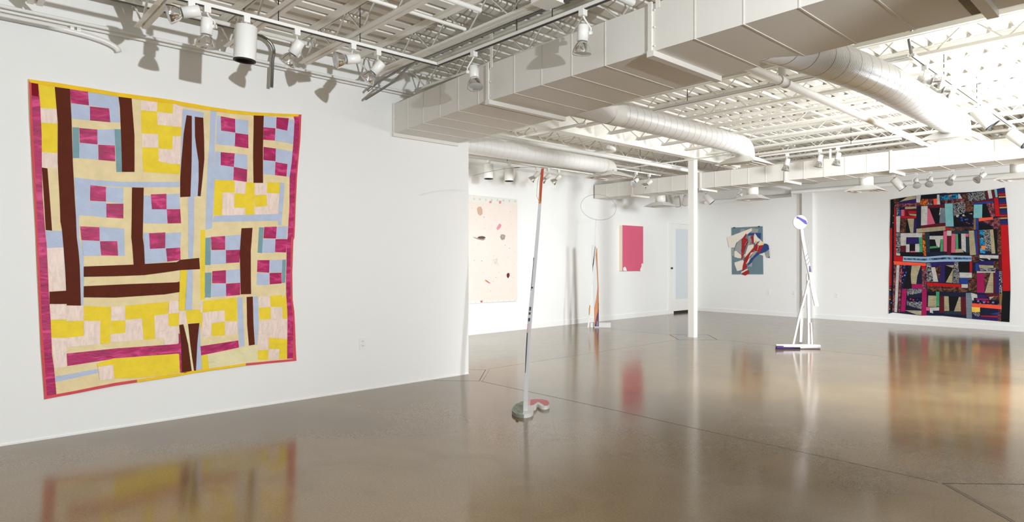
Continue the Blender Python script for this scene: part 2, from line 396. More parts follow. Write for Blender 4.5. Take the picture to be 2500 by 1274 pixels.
# steel beam and column
b = MB(); bxx = -5.645
b.box((bxx - .065, 4.4, 2.93), (bxx + .065, BY, 2.942)); b.box((bxx - .065, 4.4, 3.178), (bxx + .065, BY, 3.19)); b.box((bxx - .005, 4.4, 2.942), (bxx + .005, BY, 3.178))
for y in (9.12, 9.33): b.box((bxx - .06, y - .004, 2.942), (bxx + .06, y + .004, 3.178))
tag(b.build('steel_beam', M_steel), 'white steel I-beam running back over the square column', 'beam')
c = thing('column', 'slim white square column standing on a diamond floor cut', 'column', (bxx, 9.225, 0))
MB().box((bxx - .054, 9.171, 0), (bxx + .054, 9.279, 2.92)).build('shaft', M_white, c)
MB().box((bxx - .09, 9.12, 2.918), (bxx + .09, 9.33, 2.93)).build('cap_plate', M_white, c)

# ------------------------------------------------------------------ rectangular ducts
def rect_duct(root, secs, z0, z1, rib=.3):
    """secs: list of (x0,x1,ynear0,ynear1,yfar0,yfar1)"""
    for (x0, x1, n0, n1, f0, f1) in secs:
        m = MB().prism([(x0, n0), (x1, n1), (x1, f1), (x0, f0)], z0, z1)
        k = 1; L = x1 - x0
        while k * rib < L - .1:
            x = x0 + k * rib; t = (x - x0) / L; yn = n0 + (n1 - n0) * t; yf = f0 + (f1 - f0) * t
            m.box((x - .004, yn - .003, z0 - .003), (x + .004, yn + .001, z1)); m.box((x - .004, yn + .001, z0 - .003), (x + .004, yf, z0 + .001)); k += 1
        m.build('duct_section', M_duct, root)
def flange(root, x, yn, yf, z0, z1, w=.045, drop=.034):
    m = MB(); m.box((x - .004, yn - .02, z0 - drop), (x + w, yf + .02, z0 + .001)); m.box((x, yn - .015, z0 - .01), (x + w * .6, yn + .001, z1 + .012))
    for zz in (z0 + .03, (z0 + z1) / 2, z1 - .04): m.lathe([(.007, 0), (.005, .006), (.001, .007)], Matrix.Translation((x + w * .9, yn - .001, zz)) @ Matrix.Rotation(PI / 2, 4, 'X'), 8)
    m.build('flange', M_duct, root)
R1 = thing('rectangular_duct', 'large beige-white rectangular duct crossing overhead from the near left wall', 'duct', (LX, 3.4, 2.53))
rect_duct(R1, [(LX, -3.84, 3.42, 3.275, 4.22, 4.15), (-3.84, -2.27, 3.285, 3.25, 4.16, 4.03), (-2.27, -.72, 3.25, 3.22, 4.03, 4.0), (-.72, 3.0, 3.22, 3.2, 4.0, 4.0)], 2.53, 2.82)
flange(R1, LX + .005, 3.42, 4.2, 2.53, 2.82, .03)
flange(R1, -3.86, 3.28, 4.14, 2.53, 2.82); flange(R1, -2.29, 3.25, 4.02, 2.53, 2.82); flange(R1, -.74, 3.22, 4.0, 2.53, 2.82)
for x, yn in ((-3.80, 3.278), (-2.22, 3.245)):
    m = MB().box((x - .015, yn - .008, 2.78), (x + .015, yn - .004, 3.15)); m.build('hanger_strap', M_steel, R1)
MB().prism([(-.80, 3.25), (-.745, 3.25), (-.745, 3.97), (-.80, 3.97)], 2.522, 2.531).build('insulation_patch', M_brown, R1)
R2 = thing('rectangular_duct', 'long white rectangular duct crossing the rear of the gallery', 'duct', (-8.4, 10, 2.53))
rect_duct(R2, [(-8.38, -7.45, 10, 10, 10.5, 10.5), (-7.45, -5.98, 10, 10, 10.5, 10.5), (-5.98, -4.47, 10, 10, 10.5, 10.5), (-4.47, -2.97, 10, 10, 10.5, 10.5), (-2.97, -1.45, 10, 10, 10.5, 10.5), (-1.45, 3.0, 10, 10, 10.5, 10.5)], 2.53, 2.80)
for x in (-7.45, -5.98, -4.47, -2.97, -1.45): flange(R2, x, 10, 10.5, 2.53, 2.80)
MB().box((-3.79, 9.988, 2.79), (-3.76, 9.996, 2.94)).build('hanger_strap', M_steel, R2)

# ------------------------------------------------------------------ round spiral ducts with square diffusers
def diffuser(root, x, y, z, hs=.24):
    dd = MB()
    def fr(m, h0, z0, h1, z1, t=.004):
        vs = []
        for h, zz in ((h0, z0), (h1, z1), (h1 - t, z1), (h0 - t, z0)):
            vs += [(x - h, y - h, zz), (x + h, y - h, zz), (x + h, y + h, zz), (x - h, y + h, zz)]
        fs = []
        for l in range(4):
            l2 = (l + 1) % 4
            for k in range(4): fs.append((l * 4 + k, l * 4 + (k + 1) % 4, l2 * 4 + (k + 1) % 4, l2 * 4 + k))
        m.add(vs, fs)
    fr(dd, .11, z + .085, hs - .045, z + .03); fr(dd, hs - .045, z + .03, hs, z)
    o = dd.build('diffuser', M_white, root)
    for (h0, h1, za) in ((.10, .175, .035), (.05, .115, .02)):
        l = MB(); fr(l, h0, z + za + .02, h1, z - .004 + (0 if h1 > .12 else -.002)); l.build('louver', M_white, o)
    MB().box((x - .035, y - .035, z + .002), (x + .035, y + .035, z + .008)).build('louver', M_white, o)
    MB().box((x - .1, y - .1, z + .075), (x + .1, y + .1, z + .08)).build('damper', M_dark, o)
def spiral(label, x, y0, y1, zc, r, zd=2.33, x0=None, boot=(0, .2), hs=.24, bl=.2, m_run=None):
    t = thing('spiral_duct', label, 'duct', (x, y0, zc)); xs = x if x0 is None else x0
    m = MB().tube([(xs, y0 + bl - .02, zc), (x, y1 - .16, zc)], r, 28, False); m.build('duct_run', m_run or M_spiral, t)
    e = MB().tube(arc_pts((x, y1 - .16, zc), (x, y1, zc), (x, y1, zd + .12), 8) + [(x, y1, zd + .07)], r, 28); e.build('elbow', M_duct, t)
    if boot and boot != 'bend': MB().tube([(xs, y0 + bl - .02, zc), (xs, y0 + bl + .12, zc)], [r + .004, r + .004], 28, False).build('collar', M_duct, t)
    if boot == 'bend':
        MB().tube([(x - .42, y0 - .15, zc + .16)] + arc_pts((x - .30, y0 - .0, zc + .12), (x - .02, y0 + .30, zc), (x, y0 + bl, zc), 12), r, 28, False).build('bend', M_spiral, t)
    if boot is None or boot == 'bend':
        diffuser(t, x, y1, zd, hs); return t
    vs = []; n = 28; xc, hw = xs + boot[0], boot[1]                 # square-to-round boot off the main duct
    for k in range(n):
        a = 2 * PI * k / n; ca, sa = math.cos(a), math.sin(a); mm_ = max(abs(ca), abs(sa)); vs.append((xc + hw * ca / mm_, y0, 2.66 + .125 * sa / mm_))
    for k in range(n):
        a = 2 * PI * k / n; vs.append((xs + (r + .003) * math.cos(a), y0 + bl, zc + (r + .003) * math.sin(a)))
    b = MB(); b.smooth = True; b.add(vs, [(k, (k + 1) % n, n + (k + 1) % n, n + k) for k in range(n)]); b.build('boot', M_duct, t)
    diffuser(t, x, y1, zd, hs); return t
spiral('white spiral duct emerging from behind the near left wall end', -5.77, 3.6, 7.22, 2.61, .106, zd=2.45, boot=None, hs=.262, m_run=M_spiral2)
spiral('long white spiral duct reaching toward the top of the column', -3.47, 4.13, 6.75, 2.545, .105, boot=(-.12, .24))
spiral('biggest shiny spiral duct at upper right with thin dark seams', -1.50, 4.02, 6.8, 2.50, .122, boot='bend', bl=.85)
for x, lab in ((-7.25, 'leftmost short elbow duct and square diffuser behind the far duct, near the door'), (-5.34, 'short elbow duct and diffuser behind the far duct, above the collage'), (-3.5, 'short elbow duct and diffuser behind the far duct, left of the dark quilt'), (-1.63, 'short elbow duct and diffuser above the top right corner of the dark quilt')):
    t = thing('elbow_duct', lab, 'duct', (x, 10.5, 2.6))
    MB().tube([(x, 10.505, 2.62), (x, 10.55, 2.62)] + arc_pts((x, 10.55, 2.62), (x, 10.67, 2.62), (x, 10.67, 2.47), 6) + [(x, 10.67, 2.40)], .10, 24).build('elbow', M_duct, t)
    diffuser(t, x, 10.67, 2.33)

# ------------------------------------------------------------------ pipes and conduits
def pipe(label, pts, r, m=M_steel, clamps=(), cat='pipe', name='pipe', joints=()):
    t = thing(name, label, cat, tuple(pts[0]))
    MB().tube(pts, r, 12).build('pipe_run', m, t)
    for q in clamps:
        MB().lathe([(r + .004, -.012), (r + .004, .012)], Matrix.Translation(q) @ Matrix.Rotation(PI / 2, 4, 'X'), 12).build('coupling', m, t)
    return t
W1 = LX + .04
def wp(px, py, x=LX + .03): return onx(px, py, x)
pipe('thin upper white conduit along the top of the near left wall', [(W1 + .012, YF + .2, 2.956), (W1 + .012, 3.64, 2.956)], .012, M_white, [(W1 + .012, 1.6, 2.956), (W1 + .012, 2.3, 2.956)], 'conduit', 'conduit')
pipe('thin lower white conduit right beneath the upper one on the near left wall', [(W1, YF + .2, 2.929), (W1, 3.6, 2.929)], .009, M_white, [(W1, 1.5, 2.929)], 'conduit', 'conduit')
pipe('thick white pipe bending down on the wall above the bright quilt', [(W1 + .01, YF + .2, 2.892), (W1 + .01, .60, 2.888)] + arc_pts((W1 + .01, .60, 2.888), (W1 + .01, 1.03, 2.88), (W1 + .01, 1.03, 2.80), 8), .02, M_white, [(W1 + .01, .74, 2.899), (W1 + .01, .78, 2.897)])
pipe('white pipe strung under the joist ends near the left wall', [(-5.2, YF + .2, 3.12), (-5.2, 2.85, 3.12)], .017, M_steel)
pipe('second white pipe beside the track corner under the joist ends', [(-5.2, 3.15, 3.11), (-5.2, 4.3, 3.11)], .016, M_steel)
pipe('grey metal conduit curving down the wall right of the big cylinder lamp', [(-5.38, .9, 3.165), (-5.38, 1.95, 3.165)] + arc_pts((-5.38, 1.95, 3.165), (-5.38, 2.22, 3.165), (-5.38, 2.16, 2.98), 8) + [(-5.38, 2.15, 2.735)], .014, M_emt, cat='conduit', name='conduit')
pp = [(1390, 5, 2.98), (1120, 100, 2.98), (1036, 136, 2.97)]
pts = [Vector((-2.2, 3.12, 2.985)), Vector((-4.35, 3.12, 2.985)), Vector((-4.62, 3.12, 2.985))] + arc_pts((-4.62, 3.12, 2.985), (-4.8, 3.12, 2.97), (-4.95, 3.1, 2.88), 5)[1:] + [Vector((-5.38, 3.05, 2.79))]
pipe('grey metal conduit hanging loose beside the near duct, pointing at the left wall', pts, .011, M_emt, cat='conduit', name='conduit')
pipe('upper grey metal conduit following the near joist toward the wall', [(-2.2, 3.17, 3.01), (-4.9, 3.17, 3.01), (-5.25, 3.1, 2.93), (-5.34, 3.05, 2.86)], .011, M_emt, cat='conduit', name='conduit')
jb = thing('junction_box', 'square painted junction box above the near duct lamps', 'electrical box', (-3.0, 3.12, 2.95))
q = onz(1336, 8, 2.93)
MB().box((q.x - .075, q.y - .075, 2.93), (q.x + .075, q.y + .075, 2.975)).build('box_body', M_steel, jb)
MB().box((q.x - .08, q.y - .08, 2.926), (q.x + .08, q.y + .08, 2.93)).build('cover_plate', M_steel, jb)
bar_thing('flexible_conduit', 'short curved grey conduit dropping to the track corner behind the big duct', 'conduit', [(-1.56, 5.76, 2.905), (-1.56, 5.7, 3.0), (-1.50, 5.6, 3.1), (-1.42, 5.5, 3.16)], .012, M_emt)
# plumbing pipe in the rear right ceiling
xp = -2.13
t = thing('drain_pipe', 'bright white drain pipe slanting through the rear ceiling beside the biggest spiral duct', 'pipe', (xp, 4.1, 2.6))
MB().tube([(xp, 4.1, 2.60), (xp, 8.3, 2.59)], .032, 16).build('pipe_run', M_white, t)
MB().tube([(xp, 4.66, 2.60), (xp, 4.78, 2.60)], .04, 16).build('tee', M_white, t)
MB().tube([(xp, 4.72, 2.60), (xp, 4.72, 3.19)], .028, 14).build('riser', M_white, t)
pipe('white conduit crossing the rear left ceiling toward the spiral duct', [(-6.9, 5.8, 2.905), (-5.0, 5.8, 2.905)], .018, M_white, cat='conduit', name='conduit')
pipe('grey-white conduit crossing just in front of the column top', [(-7.3, 9.05, 2.89), (-3.9, 9.05, 2.89)], .012, M_steel, cat='conduit', name='conduit')
pipe('white pipe running back over the rear left bay', [(-6.05, 5.0, 2.83), (-6.05, 13.8, 2.83)], .03, M_white)
pipe('bent white pipe elbow under the steel beam', [(-6.3, 7.45, 2.895), (-6.0, 7.5, 2.895)] + arc_pts((-6.0, 7.5, 2.895), (-5.8, 7.5, 2.895), (-5.78, 7.2, 2.895), 5)[1:], .03, M_white)
pipe('white pipe running along the top of the back wall', [(-8.3, BY - .07, 2.70), (-6.15, BY - .07, 2.72)], .04, M_white)
pipe('longer white pipe high on the back wall over the dark quilt', [(-6.15, BY - .08, 2.78), (2, BY - .08, 2.76)], .045, M_white)

# ------------------------------------------------------------------ lighting track and heads
def track(label, a, b, rods=(), group=None, z1=None):
    sw = .012 if a[1] < 4 else .004
    a = Vector(a); b = Vector(b); t = thing('light_track', label, 'light track', tuple(a)); dirx = abs(b.x - a.x) > abs(b.y - a.y)
    m = MB(); hw = .018
    if dirx: m.box((a.x, a.y - hw, a.z), (b.x, a.y + hw, a.z + .022))
    else: m.box((a.x - hw, a.y, a.z), (a.x + hw, b.y, a.z + .022))
    m.build('rail', M_white, t)
    s = MB()
    if dirx: s.box((a.x, a.y - sw, a.z - .002), (b.x, a.y + sw, a.z + .002))
    else: s.box((a.x - sw, a.y, a.z - .002), (a.x + sw, b.y, a.z + .002))
    s.build('slot', M_dark, t)
    for (x, y) in rods: MB().tube([(x, y, a.z + .02), (x, y, ZD + .03)], .004, 6).build('suspension_rod', M_dark, t)
    return t
TZ = 2.86
track('near light track running alongside the left wall, lamps hanging beneath', (-4.26, -.6, TZ), (-4.26, 3.10, TZ), [(-4.26, 1.75), (-4.26, 2.37), (-4.26, .51)])
track('near light track turning off toward the duct, two lamps on it', (-4.235, 3.08, TZ), (-1.9, 3.08, TZ + .0), [(-3.3, 3.08), (-2.95, 3.08)])
track('rear light track crossing behind the big duct below the joists', (-4.6, 5.78, 2.885), (-1.585, 5.78, 2.885), [(-2.6, 5.78), (-3.6, 5.78)])
track('rear light track heading away beside the biggest spiral duct', (-1.56, 5.78, 2.885), (-1.56, 9.9, 2.885), [(-1.56, 6.71), (-1.56, 7.95)])
track('far light track in front of the long rear duct, three lamps', (-4.75, 9.72, 2.90), (-2.75, 9.72, 2.90), [(-3.4, 9.75)])
track('light track between the far duct and the back wall', (-8.2, 12.4, 2.75), (-1.2, 12.4, 2.75), [(-6, 12.4), (-4.5, 12.4), (-3, 12.4)])
track('light track along the rear left wall below the spiral duct', (-7.4, 5.6, 2.80), (-7.4, 9.0, 2.80), [(-7.4, 6.7)])
track('short light track ahead of the door in the rear left bay', (-6.6, 8.2, 2.78), (-6.6, 9.7, 2.78), [(-6.6, 9.1)])

def head(label, top, aim, kind='par', drop=.125, group=None, k=1.):
    top = Vector(top); aim = Vector(aim).normalized(); t = thing('track_spotlight', label, 'track light', tuple(top), group)
    MB().box((top.x - .02 * k, top.y - .02 * k, top.z - .04 * k), (top.x + .02 * k, top.y + .02 * k, top.z)).build('adapter', M_white, t)
    q = aim.to_track_quat('Z', 'Y').to_matrix().to_4x4()
    side = (aim.cross(Vector((0, 0, 1)))); side = side.normalized() if side.length > .15 else Vector((.69, .72, 0))
    if kind == 'par':
        piv = top - Vector((0, 0, drop)); M = Matrix.Translation(piv) @ q
        MB().tube([top - Vector((0, 0, .035)), top - Vector((0, 0, .06)) + side * .012, piv + side * .052 + Vector((0, 0, .03)), piv + side * .05], .006, 6).build('arm', M_white, t)
        MB().lathe([(.001, -.052), (.032, -.052), (.036, -.048), (.036, .05), (.030, .052), (.02, .052)], M, 20).build('housing', M_white, t)
        MB().tube([piv + side * .036, piv + side * .062], .013, 10).build('knob', M_white, t)
        b = MB().lathe([(.022, .045), (.026, .055), (.036, .065), (.048, .083), (.057, .108), (.061, .125), (.061, .131)], M, 24).build('bulb', M_chrome, t)
        MB().lathe([(.0605, .129), (.05, .134), (.03, .138), (.001, .139)], M, 24).build('lens', M_glass, b)
    else:
        L, r = (.23, .07)
        st = top - Vector((0, 0, .035)); en = st - Vector((0, 0, .035))
        ctr = en + aim * (L / 2) * .92; M = Matrix.Translation(ctr) @ q
        MB().tube([st, en + aim * .03], .008, 8).build('arm', M_white, t)
        MB().lathe([(.001, -L / 2), (r - .006, -L / 2), (r, -L / 2 + .006), (r, L / 2 - .006)], M, 28).build('housing', M_white, t)
        MB().lathe([(r, L / 2 - .008), (r + .001, L / 2), (r - .008, L / 2), (r - .012, L / 2 - .03), (.001, L / 2 - .05)], M, 28).build('trim_ring', M_black, t)
    return t
def tk(px, py, z=TZ): return onz(px, py, z)
x4 = -4.26
def ty(px): # where the near track crosses a column of pixels
    d = ray(px, 0); return x4 * d[1] / d[0]
head('near spotlight seen side on at the far left of the track, chrome bulb facing left', (x4, ty(466), TZ), (-.25, -1, -.32), drop=.055)
head('near spotlight pointing straight down, left of the big white cylinder', (x4, ty(505), TZ), (-.05, -.05, -1))
head('big white cylinder lamp hanging over the bright quilt', (x4, ty(601), TZ), (-.05, -.03, -1), 'can')
head('near spotlight just right of the big white cylinder, tilted left', (x4, ty(724), TZ), (-.35, -.35, -.8))
head('near spotlight turned left, chrome bulb level with its housing', (x4, ty(861), TZ), (-.15, -1, -.25), drop=.11)
head('last near spotlight before the track corner, bulb tipped to lower left', (x4, ty(922), TZ), (-.4, -.5, -.75), drop=.13)
q = ony(1157, 132, 3.08); head('spotlight in front of the near duct joint, grey rim facing the room', (q.x, 3.08, TZ), (.3, -.15, -.95), drop=.16)
q = ony(1423, 20, 3.08); head('spotlight pointing straight down in front of the middle of the near duct', (q.x, 3.08, TZ), (-.08, 0, -1), drop=.15)
q = onz(2257, 162, 2.885); head('beige-shaded spotlight at upper right, turned away beside the big spiral duct', (-1.56, 6.13, 2.885), (.9, .1, -.3), drop=.12)
head('second spotlight at upper right, its white face tilted to the room', (-1.56, 6.5, 2.885), (.9, .0, -.45), drop=.12)
head('white cylinder lamp with dark mouth at upper right, tilted down right', (-1.57, 8.0, 2.885), (.55, .1, -.75), 'can')
head('large white cylinder lamp at the right edge of the photo', (-1.57, 10.0 - .25, 2.885), (.6, -.1, -.6), 'can')
for px, lab in ((1922, 'left'), (2002, 'middle'), (2046, 'right')):
    q = ony(px, 350, 9.72); head('small white spotlight above the far duct, %s of three' % lab, (q.x, 9.72, 2.90), (-.15, -.2, -1), drop=.13, group='three spotlights above the far duct')
BTR = [(1652, 'can', (-.2, .5, -.6), 'white cylinder lamp left of the column top, farther left of two'), (1676, 'can', (-.5, .5, -.6), 'white cylinder lamp peeking left of the column, nearer to it'), (1722, 'can', (.5, .3, -.7), 'white cylinder lamp just right of the column top'),
       (1808, 'par', (.1, -.8, -.5), 'tiny chrome spotlight left of the diffuser above the collage'), (2182, 'can', (.5, .3, -.7), 'slanted white cylinder lamp above the left edge of the dark quilt'),
       (2237, 'par', (.2, -.5, -.6), 'chrome spotlight under the far duct, first left of four over the dark quilt'), (2272, 'par', (0, -.6, -.6), 'chrome spotlight under the far duct, second of four over the dark quilt'),
       (2326, 'par', (-.2, -.6, -.6), 'chrome spotlight under the far duct, third of four over the dark quilt'), (2399, 'par', (-.4, -.5, -.5), 'chrome spotlight under the far duct, rightmost of four over the dark quilt')]
for px, kd, am, lab in BTR:
    q = ony(px, 440, 12.4); head(lab, (q.x, 12.4, 2.75), am, kd, drop=.13, group='lamps before the back wall')
for px, kd, am, lab in ((1193, 'can', (0, 0, -1), 'white cylinder lamp nearest the near wall end, under the spiral duct'), (1243, 'can', (0, 0, -1), 'white cylinder lamp between its twin and the orange pole top'),
                        (1310, 'par', (-.5, -.5, -.7), 'chrome spotlight just left of the orange pole top'), (1338, 'par', (-.6, -.5, -.6), 'chrome spotlight just right of the orange pole top'), (1363, 'par', (-.6, -.5, -.7), 'chrome spotlight second right of the orange pole top')):
    q = onx(px, 410, -7.4); head(lab, (-7.4, q.y, 2.80), am, kd, drop=.13, group='lamps along the rear left wall')
for px, am, lab in ((1553, (.1, -.8, -.5), 'upper small chrome spotlight left of the column'), (1585, (-.5, -.6, -.6), 'lower small chrome spotlight left of the column, tipped left')):
    q = onx(px, 430, -6.6); head(lab, (-6.6, q.y, 2.78), am, 'par', drop=.14, group='lamps ahead of the door')

# ------------------------------------------------------------------ hanging quilts (patch outlines lie in the wall plane)
def clip_half(poly, ax, v, keep_less):
    out = []; n = len(poly)
    for i in range(n):
        a = poly[i]; b = poly[(i + 1) % n]
        ia = (a[ax] <= v) if keep_less else (a[ax] >= v); ib = (b[ax] <= v) if keep_less else (b[ax] >= v)
        if ia: out.append(a)
        if ia != ib:
            t = (v - a[ax]) / (b[ax] - a[ax]); out.append((a[0] + (b[0] - a[0]) * t, a[1] + (b[1] - a[1]) * t))
    return out
def area(p): return .5 * sum(p[i][0] * p[(i + 1) % len(p)][1] - p[(i + 1) % len(p)][0] * p[i][1] for i in range(len(p)))
def cells(poly, g):
    us = [p[0] for p in poly]; vs = [p[1] for p in poly]; res = []
    u = math.floor(min(us) / g) * g
    while u < max(us):
        s = clip_half(clip_half(poly, 0, u, False), 0, u + g, True)
        if len(s) > 2:
            v = math.floor(min(vs) / g) * g
            while v < max(vs):
                c = clip_half(clip_half(s, 1, v, False), 1, v + g, True)
                if len(c) > 2 and abs(area(c)) > 1e-8: res.append(c)
                v += g
        u += g
    return res
def quilt(name, label, outline, base, patches, place, wave, pal, g=.04, thick=.012, raised=()):
    """outline/patches in (u,v) wall metres; place(u,v,w) -> world"""
    keys = list(pal); mats = [pal[k] for k in keys]
    m = MB(); m.smooth = True; boxes = []
    def emit(poly, lev, key):
        if area(poly) < 0: poly = poly[::-1]
        m.cur = keys.index(key)
        for c in cells(poly, g):
            vs = [place(u, v, thick + wave(u, v) + lev * .0006) for u, v in c]; m.add(vs, [tuple(range(len(vs)))])
    emit(outline, 0, base)
    for key, poly in patches:
        bb = (min(p[0] for p in poly) + .004, min(p[1] for p in poly) + .004, max(p[0] for p in poly) - .004, max(p[1] for p in poly) - .004)
        lev = 1
        for (o, l) in boxes:
            if not (o[2] < bb[0] or o[0] > bb[2] or o[3] < bb[1] or o[1] > bb[3]): lev = max(lev, l + 1)
        lev = min(lev, 9)
        boxes.append((bb, lev)); emit(poly, lev, key)
    # rim and back
    m.smooth = False; m.cur = keys.index(base); out = outline if area(outline) > 0 else outline[::-1]
    n = len(out)
    for i in range(n):
        a = out[i]; b = out[(i + 1) % n]; k = max(1, int(math.hypot(b[0] - a[0], b[1] - a[1]) / g))
        for j in range(k):
            p = [a[0] + (b[0] - a[0]) * j / k, a[1] + (b[1] - a[1]) * j / k]; q = [a[0] + (b[0] - a[0]) * (j + 1) / k, a[1] + (b[1] - a[1]) * (j + 1) / k]
            m.add([place(*p, .002 + .5 * wave(*p)), place(*q, .002 + .5 * wave(*q)), place(*q, thick + wave(*q) + .003), place(*p, thick + wave(*p) + .003)], [(0, 1, 2, 3)])
    return tag(m.build(name, mats), label, 'quilt')

# --- bright quilt on the near left wall
def L_(px, py): p = onx(px, py, LX); return (p.y, p.z)
def A(*q): return [L_(50 + x / 3.108, 170 + y / 3.108) for x, y in q]
def B(*q): return [L_(390 + x / 3.538, 220 + y / 3.538) for x, y in q]
def Cc(*q): return [L_(70 + x / 2.963, 560 + y / 2.963) for x, y in q]
def D(*q): return [L_(400 + x / 3.186, 540 + y / 3.186) for x, y in q]
def Q(*q): return [L_(x, y) for x, y in q]
pal1 = {'C': fabric('cream_cotton', (238, 217, 168)), 'Y': fabric('yellow_cotton', (245, 214, 60)), 'K': fabric('brown_cotton', (94, 37, 17)), 'M': fabric('magenta_satin', (184, 36, 98), 'satin'),
        'B': fabric('pale_blue_cotton', (190, 200, 222)), 'T': fabric('teal_cotton', (128, 163, 170)), 'P': fabric('pale_pink_satin', (241, 217, 203), 'sheen'), 'R': fabric('rose_cotton', (218, 84, 90)),
        'G': fabric('gold_binding', (248, 200, 40)), 'W': fabric('pale_cream_cotton', (236, 224, 178)), 'X': fabric('dark_red_cotton', (128, 14, 22))}
